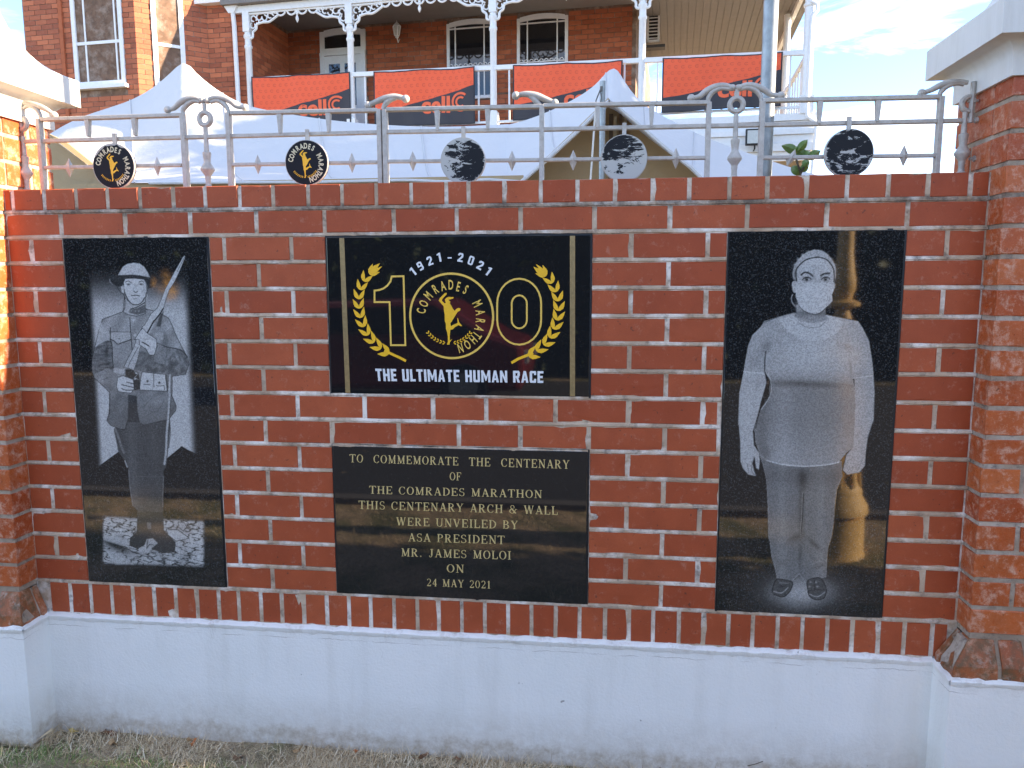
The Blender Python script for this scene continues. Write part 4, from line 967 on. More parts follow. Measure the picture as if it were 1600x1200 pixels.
    p.fill(ra, .55, .9, 1, False, (.42, .7, .5)); p.stroke(G((1280, 480), (1250, 560)), .8, .3, .7); p.stroke(G((1200, 520), (1190, 580)), .8, .34, .7)
    # shirt
    bd = F_((640, 112), (500, 150), (380, 190), (350, 240), (270, 320), (230, 420), (205, 560), (190, 650), (385, 668), (388, 580), (392, 660), (432, 742), (425, 880), (350, 1000), (300, 1150))+G((340, 20), (290, 180), (300, 300), (340, 420), (400, 470), (560, 510), (750, 525), (950, 510), (1070, 485), (1140, 400), (1212, 340), (1222, 0))+F_((1222, 850), (1200, 715), (1392, 690), (1380, 560), (1350, 370), (1290, 250), (1250, 190), (1100, 160), (950, 130))
    def shade(u, v):
        fx, fy = (u-1130)*5.926, (v-470)*5.926
        s_ = .56+.10*np.exp(-((fx-800)/260)**2-((fy-480)/150)**2)-.15*np.clip((fy-640)/160, 0, 1)+.10*np.clip((fy-1100)/500, 0, 1)
        return s_+.05*np.exp(-((fx-560)/90)**2)*(fy > 800)-.08*np.exp(-((fx-350)/60)**2)*(fy > 900)
    p.fill(bd, shade, 1.0, 1, False, (.70, .7, .5))
    p.blob(1130+395/5.926, 470+430/5.926, 7, 13, .30, .5, .5); p.stroke(F_((395, 470), (385, 560), (385, 665)), 1.6, .10, .9, True); p.blob(1130+300/5.926, 470+560/5.926, 12, 9, .42, .4)
    p.blob(1130+720/5.926, 470+765/5.926, 52, 4.2, .20, .75, .03); p.blob(1130+900/5.926, 470+785/5.926, 26, 3.5, .22, .5, .03); p.blob(1130+1150/5.926, 470+430/5.926, 8, 5, .36, .5, .5); p.blob(1130+1180/5.926, 470+610/5.926, 2.5, 12, .34, .5)
    p.stroke(F_((190, 655), (385, 672)), 1.2, .82, .95); p.stroke(F_((1200, 718), (1388, 692)), 1.2, .75, .9); p.stroke(F_((385, 670), (432, 745), (425, 880), (345, 1005), (300, 1180)), 1.2, .06, .9, True); p.stroke(F_((395, 665), (440, 745), (432, 880), (352, 1008)), .9, .8, .7, True)
    p.stroke(G((400, 470), (560, 510), (750, 525), (950, 512), (1070, 488)), 1.5, .82, .95, True); p.blob(1130+390/5.926, 640+380/5.926, 7, 14, .25, .5, -.3)
    for a_ in (((1060, 290), (1060, 420)), ((470, 350), (560, 420)), ((1000, 780), (1100, 770), (1180, 800)), ((420, 850), (460, 900)), ((1040, 430), (1130, 400))): p.stroke(F_(*a_), 1.0, .36, .5, True)
    # collar, neck, head
    p.fill(F_((520, 180), (650, 125), (700, 190), (820, 215), (940, 180), (960, 130), (1110, 190), (1060, 290), (960, 350), (830, 372), (700, 345), (600, 280)), .70, 1, .95, False, (.85, .6, .5))
    p.stroke(F_((690, 195), (760, 240), (830, 250), (900, 235), (960, 180)), .9, .3, .8, True); p.stroke(F_((380, 200), (520, 145), (640, 112)), 1.3, .1, .8, True)
    p.fill(E_((440, 960), (900, 960), (900, 1130), (960, 1180), (820, 1235), (700, 1245), (560, 1215), (400, 1150), (440, 1080)), lambda u, v: .50-.12*np.exp(-((v-490)/5)**2), 1, .97); p.stroke(E_((500, 1150), (680, 1190), (860, 1150)), .8, .34, .6, True)
    wrap = crom(E_((430, 580), (395, 560), (383, 480), (400, 390), (440, 300), (520, 205), (600, 145), (720, 103), (840, 115), (920, 165), (1000, 255), (1052, 360), (1062, 450), (1045, 600), (1010, 620)), 3, False)
    p.fill(wrap, .60, 1)
    for i in range(9):
        a_ = math.pi*(.12+.76*i/8); c0 = (1200+72.5-33*math.cos(a_), 380+45-34*math.sin(a_)); p.blob(c0[0], c0[1]+1.2, 2.2, 2.2, .66, .7); p.stroke([(c0[0]+3.4, c0[1]), (c0[0]+4.0, c0[1]+7)], .8, .4, .6)
    p.fill(E_((400, 590), (372, 620), (375, 700), (400, 770), (440, 760), (450, 600)), .62, .8, 1, True, (.12, .7, .7)); p.stroke(E_((385, 800), (365, 860), (380, 930), (430, 990)), 1.8, .58, .9, True); p.stroke(E_((410, 780), (420, 900), (435, 990)), 1.0, .12, .9, True); p.fill(E_((1030, 600), (1052, 640), (1045, 700), (1020, 690)), .5, .8)
    p.fill(E_((450, 580), (440, 430), (500, 335), (600, 258), (760, 220), (900, 248), (980, 325), (1030, 430), (1032, 600), (1040, 700), (1000, 800), (1005, 895), (900, 1000), (800, 1078), (700, 1092), (560, 1040), (480, 950), (435, 840), (430, 700)), .66, .9)
    p.blob(1245, 420, 7, 9, .50, .5); p.blob(1303, 430, 6, 12, .54, .4); p.blob(1270, 408, 14, 5, .76, .4)
    p.stroke(E_((448, 590), (438, 430), (500, 335), (600, 258), (760, 220), (900, 248), (980, 325), (1030, 430), (1032, 600)), 1.8, .07, .95, True); p.blob(1242.5, 430, 2.2, 9, .2, .7)
    p.stroke(E_((520, 495), (570, 458), (640, 468), (700, 515)), 2.8, .14, .95, True); p.stroke(E_((830, 505), (880, 478), (960, 472)), 2.8, .14, .95, True); p.blob(1272, 434, 2.6, 5, .42, .6); p.blob(1283, 433, 2, 4, .36, .5)
    for cx, w_ in ((608, 6.2), (902, 5.4)):
        p.blob(1200+cx/10, 436, w_, 3.2, .14, .95); p.blob(1200+cx/10+2.6, 436.3, 1.9, 1.5, .88, .9); p.blob(1200+cx/10-3.0, 436.3, 1.5, 1.1, .8, .8); p.blob(1200+cx/10, 436, 2.3, 2.4, .0, 1); p.blob(1200+cx/10+.3, 435.4, .6, .6, .9, .9); p.stroke([(1200+cx/10-7, 437), (1200+cx/10-3, 433.4), (1200+cx/10+3, 433.3), (1200+cx/10+6.5, 436)], 1.1, .05, .9, True)
    p.fill(E_((450, 640), (600, 612), (760, 600), (920, 612), (1035, 650), (1030, 730), (1000, 800), (1005, 895), (900, 1000), (800, 1078), (700, 1092), (560, 1040), (480, 950), (435, 840), (440, 700)), .74, 1.2, .9); p.stroke(E_((450, 640), (600, 615), (760, 602), (920, 615), (1035, 652)), .9, .48, .8, True)
    p.blob(1277, 447, 3.2, 2.2, .58, .5); p.stroke(E_((745, 560), (735, 620), (740, 700)), 1.3, .52, .6, True); p.blob(1252, 446, 6, 2.0, .50, .45); p.blob(1293, 446, 5, 2.0, .50, .45)
    for q_ in (((470, 700), (560, 760), (640, 850)), ((1010, 700), (930, 770), (870, 860)), ((620, 1000), (720, 1030), (840, 1000)), ((520, 850), (600, 900), (700, 920))): p.stroke(E_(*q_), 1.2, .56, .55, True)
    p.blob(1248, 478, 6, 9, .58, .5); p.blob(1295, 472, 4, 10, .56, .5)
    p.stroke(E_((480, 950), (560, 1040), (700, 1095), (800, 1080), (900, 1000), (1005, 900)), 1.0, .85, .8, True); p.stroke(E_((485, 975), (560, 1055), (700, 1108), (810, 1092), (900, 1015)), 1.1, .12, .8, True); p.blob(1270, 455, 8, 8, .80, .5)
    for y_ in (660, 740, 830, 920): p.stroke(E_((490, y_), (720, y_+12), (980, y_)), .7, .62, .5, True)
    p.build(root, off, z0, z1, x0, x1)
woman()
# ================================================================== IRON RAILING on the wall top (plane y = FYR)
FYR = .11
rail_root = empty('iron_railing', (1.4, FYR, 1.394), 'silver painted ornamental iron railing with diamonds and rings on top of the wall', 'railing')
ro = Vector(rail_root.location)
def fp(u, v): return P(u, v, FYR)
def bar(name, a, b, wd=.0125, dp=.011, yo=0.0):
    """flat bar between two photo points"""
    (x0, z0), (x1, z1) = fp(*a), fp(*b); dx, dz = x1-x0, z1-z0; l = math.hypot(dx, dz); nx, nz = -dz/l*wd/2, dx/l*wd/2
    mb = MB(ro); mb.prism([(x0+nx, z0+nz), (x1+nx, z1+nz), (x1-nx, z1-nz), (x0-nx, z0-nz)], FYR-dp+yo, FYR+dp+yo)
    return mb.build(name, M['iron'], rail_root, bevel=.002)
secs = [((65, 187), (285, 180), (35, 221), (68, 262), (285, 258)), ((361, 177), (590, 172.5), None, (361, 257.5), (590, 253.5)),
        ((604, 171.5), (845, 166.5), None, (604, 252.5), (845, 250)), ((849, 165.5), (1105, 160.5), None, (849, 250), (1103, 246.5)), ((1191, 157.5), (1468, 151.5), None, (1191, 246.5), (1463, 243))]
for a, b, _, l0, l1 in secs:
    bar('top_rail', a, b); bar('lower_rail', l0, l1, .011, .009)
for a, b in (((35, 221), (590, 206.5)), ((604, 206), (845, 202)), ((849, 202), (1515, 188))): bar('middle_rail', a, b, .0125, .009, .004)
def post(u0, v0, u1, v1, wd=.015): 
    (x0, z0), (x1, z1) = fp(u0, v0), fp(u1, v1); xm = (x0+x1)/2; mb = MB(ro)
    mb.prism([(xm-wd/2, z0), (xm+wd/2, z0), (xm+wd/2, 1.388), (xm-wd/2, 1.388)], FYR-.012, FYR+.012); return mb.build('post', M['iron'], rail_root, bevel=.002)
for u0, v0, u1 in ((62.5, 186, 68), (286.5, 178, 291), (356.5, 176, 362), (593, 171, 594.5), (602, 171, 603.5), (847, 164, 846), (1107, 160, 1105), (1190, 158, 1188), (1469, 151, 1463)):
    post(u0, v0, u1, 284)
for u, v0, v1 in ((137, 185, 214), (210, 182.5, 212), (437, 175.5, 209), (513, 174, 207), (683, 169.5, 204.5), (762, 168, 203), (934, 163.5, 200.5), (1018.5, 162, 199), (1281.5, 155.5, 194), (1372.5, 153.5, 191)):
    (x0, z0), (x1, z1) = fp(u, v0), fp(u, v1); mb = MB(ro)
    mb.prism([(x0-.009, z0), (x0+.009, z0), (x0+.004, z1), (x0-.004, z1)], FYR-.009, FYR+.009); mb.build('short_upright', M['iron'], rail_root, bevel=.0015)
for u, v in ((108.5, 262), (246, 260), (403, 257), (550, 254.5), (645, 252), (800, 251.5), (895.5, 250.5), (1056, 247.5), (1236, 247), (1412, 243.5)):
    x, z = fp(u, v); h, w_ = .0335, .0145; mb = MB(ro)
    tw = .0
    vs = [(x, FYR, z+h), (x+w_, FYR, z), (x, FYR, z-h), (x-w_, FYR, z), (x, FYR-.014, z), (x, FYR+.014, z)]
    if u < 120: vs = [(x+(a-x)*math.cos(.6)-(b-FYR)*math.sin(.6), FYR+(a-x)*math.sin(.6)+(b-FYR)*math.cos(.6), cz) for a, b, cz in vs]
    if 1230 < u < 1240: vs = [(x+(a-x)*1.15+(cz-z)*.35, b, z+(cz-z)*.8) for a, b, cz in vs]
    mb.add(vs, [(0, 4, 1), (1, 4, 2), (2, 4, 3), (3, 4, 0), (1, 5, 0), (2, 5, 1), (3, 5, 2), (0, 5, 3)]); mb.build('diamond', M['iron'], rail_root)
def spindle(u, u2, vt, ring=True, half=0):
    """upright with a turned vase, a ring and the two springing scrolls"""
    x, zt = fp(u, vt); x2 = fp(u2, 286)[0]; x = (x+x2)/2; rz = fp(u, vt+26)[1] if ring else 0
    mb = MB(ro); z0 = 1.392
    prof = [(.016, 0), (.016, .008), (.0095, .012), (.0085, .030), (.0105, .036), (.0095, .040), (.011, .046), (.0225, .062), (.023, .068), (.019, .074), (.011, .088), (.0115, .100), (.014, .116), (.014, .122), (.0085, .126), (.0075, .16), (.0075, rz-.026-z0)]
    mb.lathe((x, FYR, z0), prof, 14); mb.build('spindle', M['iron'], rail_root, smooth=True)
    if half == 0:
        mb = MB(ro); mb.torus((x, FYR, rz), .0205, .0085, 28, 8, dep=.010); mb.build('ring', M['iron'], rail_root, smooth=True)
        mb = MB(ro); mb.tube([(x, FYR, rz+.024), (x, FYR, zt-.004)], .0075, 8); mb.build('ring_stem', M['iron'], rail_root, smooth=True)
    return x
def scroll(pts, r0=.0085, ball=True, yo=0.0, rb=.0125):
    q = crom([fp(*p) for p in pts], 6); n = len(q); mb = MB(ro)
    mb.tube([(a, FYR+yo, b) for a, b in q], [r0*(1.0-.18*math.cos(2*math.pi*i/n)) for i in range(n)], 10)
    if ball: mb.ball((q[0][0], FYR+yo, q[0][1]), rb, 1, 1, 1, 6)
    return mb.build('scroll', M['iron'], rail_root, smooth=True)
spindle(319.5, 325, 160); spindle(1149, 1149, 138); 
scroll([(262, 171.5), (272, 169), (282, 160), (295, 154), (307, 153.5), (316, 157.5)]); scroll([(383, 168), (370, 166), (360, 158), (346, 153), (332, 153.5), (322, 157.5)])
scroll([(287, 180), (286, 172), (293, 163), (303, 158), (313, 160)], .0075, False); scroll([(357.5, 178), (355, 169), (348, 161), (339, 157), (329, 160)], .0075, False)
mb = MB(ro); x_, z_ = fp(319, 158); mb.ball((x_-.006, FYR, z_+.002), .012, 1, 1, .9, 5); mb.ball((x_+.012, FYR, z_+.001), .012, 1, 1, .9, 5); mb.build('scroll_knot', M['iron'], rail_root, smooth=True)
scroll([(1080, 153.5), (1092, 151), (1104, 142), (1118, 135.5), (1133, 133.5), (1146, 138)]); scroll([(1220, 149.5), (1205, 147.5), (1194, 140.5), (1180, 134.5), (1166, 133), (1152, 138)])
scroll([(1107, 161), (1107, 153), (1114, 143), (1126, 138), (1140, 139)], .0075, False); scroll([(1190, 159), (1188, 150), (1180, 141), (1168, 137), (1155, 140)], .0075, False)
mb = MB(ro); x_, z_ = fp(1149, 138); mb.ball((x_-.010, FYR, z_+.002), .012, 1, 1, .9, 5); mb.ball((x_+.010, FYR, z_+.001), .012, 1, 1, .9, 5); mb.build('scroll_knot', M['iron'], rail_root, smooth=True)
scroll([(575, 164.5), (590, 158), (603, 153.5), (618, 151), (633, 154)], .0095); scroll([(598, 171), (602, 163), (608, 157), (620, 152.5)], .0085, False); mb = MB(ro); x_, z_ = fp(634, 154.5); mb.ball((x_, FYR, z_), .013, 1, 1, 1, 6); mb.build('scroll_end', M['iron'], rail_root, smooth=True)
scroll([(806, 149.5), (820, 147), (836, 149), (852, 155), (866, 160.5)], .0095, rb=.0135); scroll([(846, 167), (840, 161), (834, 154), (826, 149)], .0085, False); mb = MB(ro); x_, z_ = fp(867, 160.5); mb.ball((x_, FYR, z_), .012, 1, 1, 1, 6); mb.build('scroll_end', M['iron'], rail_root, smooth=True)
# half motifs at the pillars
x_ = spindle(36, 38, 175, True, 1); a_ = fp(32, 163)[1]; mb = MB(ro); mb.tube([(x_, FYR, fp(36, 199)[1]-.005), (x_-.008, FYR, a_)], .0085, 8); mb.build('ring_stem', M['iron'], rail_root, smooth=True)
mb = MB(ro); mb.torus((x_-.002, FYR, fp(38, 193)[1]), .021, .0085, 16, 8, -math.pi/2, math.pi/2, .010); mb.build('half_ring', M['iron'], rail_root, smooth=True)
scroll([(85, 180), (77, 174), (66, 168), (52, 163), (38, 161), (31, 164)]); scroll([(65, 188), (62, 178), (55, 169), (45, 165), (36, 170)], .0075, False)
x_ = spindle(1503, 1507, 152, True, 1); mb = MB(ro); xr = fp(1513, 140)[0]
mb.tube([(x_+.016, FYR, fp(1512, 192)[1]), (x_+.018, FYR, fp(1513, 128)[1])], .008, 8); mb.tube([(x_, FYR, fp(1506, 172)[1]), (x_, FYR, fp(1506, 196)[1])], .0075, 8); mb.build('ring_stem', M['iron'], rail_root, smooth=True)
mb = MB(ro); mb.torus((x_+.010, FYR, fp(1503, 163)[1]), .021, .0085, 16, 8, math.pi/2, 3*math.pi/2, .010); mb.build('half_ring', M['iron'], rail_root, smooth=True)
scroll([(1440, 145.5), (1454, 141), (1468, 134), (1484, 129), (1500, 128), (1512, 129)]); scroll([(1469, 152), (1470, 144), (1480, 134), (1494, 130), (1506, 132)], .0075, False)
for side, us in ((1, ((1512, 158), (1516, 188), (1514, 248))), (-1, ((28, 206), (28, 218), (32, 270)))):
    for u, v in us:
        x, z = fp(u, v); mb = MB(ro); mb.tube([(x, FYR, z), (2.953 if side > 0 else -.2, FYR, z)], .0045, 8); mb.tube([(x+side*.012, FYR, z), (x+side*.021, FYR, z)], .0095, 6); mb.build('fixing_bolt', M['iron'], rail_root)
# ------------------------------------------------------------------ round medallions on the railing
M['medal'] = plain('pale_gold_print', (.72, .66, .44), .5)
M['peel1'] = peel_mat('peeled_enamel_a', 3.1, .53, 15, .5, -1.9, .3); M['peel2'] = peel_mat('peeled_enamel_b', 7.7, .49, 12, -.7, .9, -2.2); M['peel3'] = peel_mat('peeled_enamel_c', 12.4, .585, 16, -.4, -.3, -.6)
for u, v, r, m, lab in ((177, 259.5, 31.5, M['discblack'], 'black round medallion with gold lettering and runner, leftmost on the railing'),
                        (478.5, 254, 32.5, M['discblack'], 'black round medallion with gold lettering and runner, second from the left on the railing'),
                        (723, 251, 34, M['peel1'], 'peeling medallion, silver on its left half, above the centenary logo plaque'),
                        (975, 247, 35.5, M['peel2'], 'peeling medallion, black above and silver below, in front of the slim tent pole'),
                        (1327, 239, 37.5, M['peel3'], 'mostly black peeling medallion beside the green leaves, rightmost on the railing')):
    x, z = P(u, v, FYR-.03); R = P(u+r, v, FYR-.03)[0]-x
    root = empty('round_medallion', (x, FYR-.02, z), lab, 'medallion', 'round medallions along the railing'); oo = Vector(root.location)
    n = 48; circ = [(x+R*math.cos(2*math.pi*i/n), z+R*math.sin(2*math.pi*i/n)) for i in range(n)]
    c2 = [(x+(R+.0022)*math.cos(2*math.pi*i/n), z+(R+.0022)*math.sin(2*math.pi*i/n)) for i in range(n)]
    mb = MB(oo); mb.prism(c2, FYR-.0285, FYR-.016); mb.build('disc_body', M['iron'], root)
    if u < 300: circ = [(a, b) if not (.95 < 2*math.pi*i/n < 2.7) else (x+R*.93*math.cos(2*math.pi*i/n)-(.0), z+R*(.93 if i % 5 else 1.0)*math.sin(2*math.pi*i/n)) for i, (a, b) in enumerate(circ)]
    mb = MB(oo); mb.prism(circ, FYR-.0295, FYR-.0284); mb.build('enamel_face', m, root)
    mb = MB(oo); mb.box(x-.0065, x+.0065, FYR-.016, FYR-.008, z+R*.9, fp(u, v-r-18)[1]); mb.build('hanger', M['iron'], root)
    if m is M['discblack']:
        emblem(None, R*1.02, x, z, FYR-.0302, M['medal'], M['gold'], oo, R*.25, root, .70, .03)
# ================================================================== HOUSE
PHI = .094; HO = (-2.43514, 10.60402)
house = empty('brick_house', (HO[0], HO[1], GZ), 'two-storey red brick house with white cast-iron veranda and bay window behind the tents', 'house', None, -PHI)
hoff = (0, 0, 0)          # heights in this section are measured from the ground
_dx = np.array([math.cos(PHI), -math.sin(PHI), 0]); _dy = np.array([math.sin(PHI), math.cos(PHI), 0]); _O = np.array([HO[0], HO[1], 0.0])
def HB(u, v, yl, p0=None, nrm=None):
    """photo pixel -> (x, z) on the house's own upright plane y = yl (or any upright plane through p0 with normal nrm)"""
    d = np.array([(u-800)/FPX, (v-600)/FPX, 1.0]) @ RM; cl = np.array([(CAM-_O)@_dx, (CAM-_O)@_dy, CAM[2]]); dl = np.array([d@_dx, d@_dy, d[2]])
    if p0 is None: t = (yl-cl[1])/dl[1]
    else: t = ((p0[0]-cl[0])*nrm[0]+(p0[1]-cl[1])*nrm[1])/(dl[0]*nrm[0]+dl[1]*nrm[1])
    q = cl+t*dl; return (q[0], q[2]-GZ) if p0 is None else (q[0], q[1], q[2]-GZ)
def hbuild(mb, name, m, **k): return mb.build(name, m, k.pop('parent', house), **k)
CZ = 6.50
# mortar-coloured core walls
mb = MB(hoff)
mb.box(-2.02, 4.62, 1.506, 1.8, 4.2, CZ+.4)          # veranda back wall
mb.box(-6.4, 4.7, 1.3, 1.9, 0, 4.2)                 # ground floor
mb.box(4.40, 4.694, 1.507, 9, 0, CZ+.4)               # side wall
mb.box(-2.3, -1.956, .006, 1.6, 0, CZ+.4); mb.box(-2.69, -1.956, .006, .3, 0, CZ+.8)
mb.plan([(-6.5, 1.5), (-6.5, .0), (-5.72, -.794), (-3.53, -.794), (-2.69, .006), (-2.69, 1.5)], 0, 8.2)
hbuild(mb, 'wall_core', M['hmortar'])
bw, bh, bj = .222, .073, .010
hbr = []          # (cx, cy, cz, rz, width)
def course(p0, p1, z0, z1, holes, rz, prio):
    """courses of bricks on the upright plane from p0 to p1 (house plan), with rectangular holes (s0, s1, z0, z1)"""
    Lw = math.hypot(p1[0]-p0[0], p1[1]-p0[1]); dx, dy = (p1[0]-p0[0])/Lw, (p1[1]-p0[1])/Lw; k = 0; z = z0
    while z+bh < z1+.01:
        s = -(.116 if k % 2 else 0)
        while s < Lw:
            a, b = max(s, 0), min(s+bw, Lw)
            segs = [(a, b)]
            for h0, h1, hz0, hz1 in holes:
                if z+bh > hz0 and z < hz1:
                    ns = []
                    for a_, b_ in segs:
                        if b_ <= h0 or a_ >= h1: ns.append((a_, b_))
                        else:
                            if a_ < h0: ns.append((a_, h0))
                            if b_ > h1: ns.append((h1, b_))
                    segs = ns
            for a_, b_ in segs:
                if b_-a_ > .025:
                    m_ = (a_+b_)/2; hbr.append((prio, p0[0]+dx*m_, p0[1]+dy*m_, z+bh/2, rz, b_-a_))
            s += bw+bj
        z += bh+bj; k += 1
W1 = (HB(698, 30, 1.5)[0], HB(776, 20, 1.5)[0]); W2 = (HB(808, 20, 1.5)[0], HB(888, 12, 1.5)[0]); DR = (HB(500, 40, 1.5)[0], HB(500, 40, 1.5)[0]+.92)
WZ0, WZ1 = 5.05, 6.44
bx0 = -1.95
course((bx0, 1.5), (4.62, 1.5), 5.14, CZ, [(W1[0]-bx0, W1[1]-bx0, WZ0, WZ1), (W2[0]-bx0, W2[1]-bx0, WZ0, WZ1), (DR[0]-bx0, DR[1]-bx0, 4.2, 6.50)], 0, 0)
course((bx0, 1.5), (4.62, 1.5), 4.2, 5.13, [(W1[0]-bx0, W1[1]-bx0, WZ0, WZ1), (W2[0]-bx0, W2[1]-bx0, WZ0, WZ1), (DR[0]-bx0, DR[1]-bx0, 4.2, 6.50)], 0, 1)
course((-1.95, 0.0), (-1.95, 1.5), 4.2, CZ, [], math.pi/2, 2)
course((-2.69, 0), (-1.95, 0), 4.3, 7.0, [], 0, 3)
# bay: front facet, angled facet
bf0 = -5.72; w1a, w1b = HB(114, 60, -.8)[0], HB(193, 60, -.8)[0]
course((bf0, -.8), (-3.53, -.8), 4.3, 7.4, [(w1a-bf0, w1b-bf0, 4.9, 8)], 0, 3)
p0_ = (-3.53, -.8); Lf = math.hypot(.84, .8); fd = (.84/Lf, .8/Lf); fn = (fd[1], -fd[0]); an_ = math.atan2(fd[1], fd[0])
def fs_(u, v):
    q = HB(u, v, 0, p0_, fn); return (q[0]-p0_[0])*fd[0]+(q[1]-p0_[1])*fd[1], q[2]
w2a, w2b = fs_(238, 60)[0], fs_(288, 60)[0]
course(p0_, (-2.69, 0), 4.3, 7.4, [(w2a, w2b, 4.9, 8)], an_, 3)
hbr.sort(key=lambda t: (t[0], t[3] < 5.2))
for i, (pr, x, y, z, rz, wd) in enumerate(hbr[:300]):
    if pr > 0 and False: break
    me = brick_mesh(round(wd, 2), bh, .06, M['hb'], .003, 'h'); o = link('brick', me, house)
    o.location = (x+random.uniform(-.001, .001), y+random.uniform(-.003, .001), z); o.rotation_euler = (0, 0, rz)
mb = MB(hoff)
for pr, x, y, z, rz, wd in hbr[300:]:
    ca, sa = math.cos(rz), math.sin(rz); j = random.uniform(-.002, .001)
    pts = [(-wd/2, 0), (wd/2, 0), (wd/2, .05), (-wd/2, .05)]; q = [(x+a*ca-(b+j)*sa, y+a*sa+(b+j)*ca) for a, b in pts]
    h = bh/2; mb.add([(a, b, z-h) for a, b in q]+[(a, b, z+h) for a, b in q], [(0, 1, 5, 4), (3, 0, 4, 7), (1, 2, 6, 5), (4, 5, 6, 7), (0, 3, 2, 1)])
def joined_brick_mat():
    n = NM('house_brick_joined'); g = n.n('ShaderNodeNewGeometry'); r = g.outputs['Random Per Island']; v = n.co('Object')
    cc_ = n.mix(r, (.28, .072, .032), (.50, .150, .065)); cc_ = n.mix(n.ramp(n.noise(v, 22, 8, .7), (.5, 0.0), (.8, .3)), cc_, (.5, .25, .15)); n.bump(n.noise(v, 90, 4, .6), .4, .002)
    return n.set(col=cc_, rough=.75)
tag(hbuild(mb, 'brickwork', joined_brick_mat()), None, None, None, 'stuff')
# pilaster strip on the bay
xa = HB(82, 60, -.8)[0]
# windows of the veranda wall
def sash(x0, x1, z0, z1, y, glass, bars_v=(), bars_h=(), arch=.06, fw=.055, name='window', tr=None, dep=.05):
    T = tr or (lambda p: p)
    def bx(mb, a, b, c_, d, e, f): 
        i = len(mb.v); mb.box(a, b, c_, d, e, f); mb.v[i:] = [T(p) for p in mb.v[i:]]
    mb = MB(hoff); bx(mb, x0, x0+fw, y, y+dep, z0, z1); bx(mb, x1-fw, x1, y, y+dep, z0, z1); bx(mb, x0+fw, x1-fw, y, y+dep, z0, z0+fw)
    n = 10; i = len(mb.v); xs = [x0+fw+(x1-x0-2*fw)*k/n for k in range(n+1)]
    mb.prism([(x, z1+arch*(1-((x-(x0+x1)/2)/((x1-x0)/2))**2)) for x in xs]+[(x, z1-.02-fw+arch*.8*(1-((x-(x0+x1)/2)/((x1-x0)/2))**2)) for x in reversed(xs)], y-.002, y+dep); mb.v[i:] = [T(p) for p in mb.v[i:]]
    fr = hbuild(mb, name, M['whitepaint'])
    mb = MB(hoff); bx(mb, x0+fw-.005, x1-fw+.005, y+dep*.55, y+dep*.8, z0+fw-.005, z1+arch*.4); hbuild(mb, 'pane', glass, parent=fr)
    for bv, wv in bars_v: mb = MB(hoff); bx(mb, bv-wv/2, bv+wv/2, y+dep*.28, y+dep*.6, z0+fw, z1-fw+arch*.3); hbuild(mb, 'glazing_bar', M['whitepaint'], parent=fr)
    for bh_, wh in bars_h: mb = MB(hoff); bx(mb, x0+fw, x1-fw, y+dep*.22, y+dep*.6, bh_-wh/2, bh_+wh/2); hbuild(mb, 'glazing_bar', M['whitepaint'], parent=fr)
    return fr
for (a, b), us in ((W1, (712, 757)), (W2, (824.5, 871))):
    v1, v2 = HB(us[0], 60, 1.52)[0], HB(us[1], 60, 1.52)[0]
    fr = sash(a, b, WZ0, WZ1-.05, 1.47, M['darkglass'], ((v1, .022), (v2, .022)), ((HB(735, 44, 1.5)[1], .022),))
    mb = MB(hoff)                                        # little cast-iron planter guard on the sill
    for k in range(9):
        cx_ = a+.10+(b-a-.2)*k/8; mb.torus((cx_, 1.40, 5.62), .035, .007, 10, 5, 0, math.pi)
    mb.box(a+.04, b-.04, 1.39, 1.41, 5.60, 5.615); hbuild(mb, 'sill_cresting', M['whitepaint'], parent=fr)
fr = sash(DR[0], DR[1], 6.02, 6.42, 1.46, M['darkglass'], (), (), .05, .09, 'fanlight')
mb = MB(hoff); mb.box(DR[0], DR[0]+.09, 1.44, 1.5, 4.2, 6.02); mb.box(DR[1]-.09, DR[1], 1.44, 1.5, 4.2, 6.02); mb.box(DR[0], DR[1], 1.43, 1.5, 5.975, 6.03); d_ = hbuild(mb, 'door_frame', M['whitepaint'])
mb = MB(hoff); mb.box(DR[0]+.09, DR[1]-.09, 1.46, 1.5, 4.2, 5.97); d_ = hbuild(mb, 'door', M['whitepaint'])
for k in range(2):
    a = DR[0]+.18+k*.32; mb = MB(hoff); mb.box(a, a+.22, 1.452, 1.462, 5.05, 5.82); hbuild(mb, 'door_pane', M['darkglass'], parent=d_)
# bay sash windows
m1 = HB(160, 66, -.8)[1]; b1, b2 = HB(133.5, 60, -.8)[0], HB(181, 60, -.8)[0]
sash(w1a, w1b, 5.05, 7.3, -.82, M['blind'], ((b1, .03), (b2, .03)), ((m1, .05), (HB(160, 135, -.8)[1], .035)), 0, .075)
Tf = lambda p: (p0_[0]+fd[0]*p[0]+(-fd[1])*p[1], p0_[1]+fd[1]*p[0]+fd[0]*p[1], p[2])
sash(w2a, w2b, 5.05, 7.3, -.02, M['blind'], (), ((fs_(262, 71)[1], .05),), 0, .075, 'window', Tf)
mb = MB(hoff); mb.box(w1a-.05, w1b+.05, -.9, -.8, 4.99, 5.05); hbuild(mb, 'window_sill', M['whitepaint'])
# corner facets of the bay get projecting quoin strips
mb = MB(hoff); mb.box(-5.0, -4.93, -.83, -.80, 4.3, 7.4); hbuild(mb, 'pilaster', M['hb'])
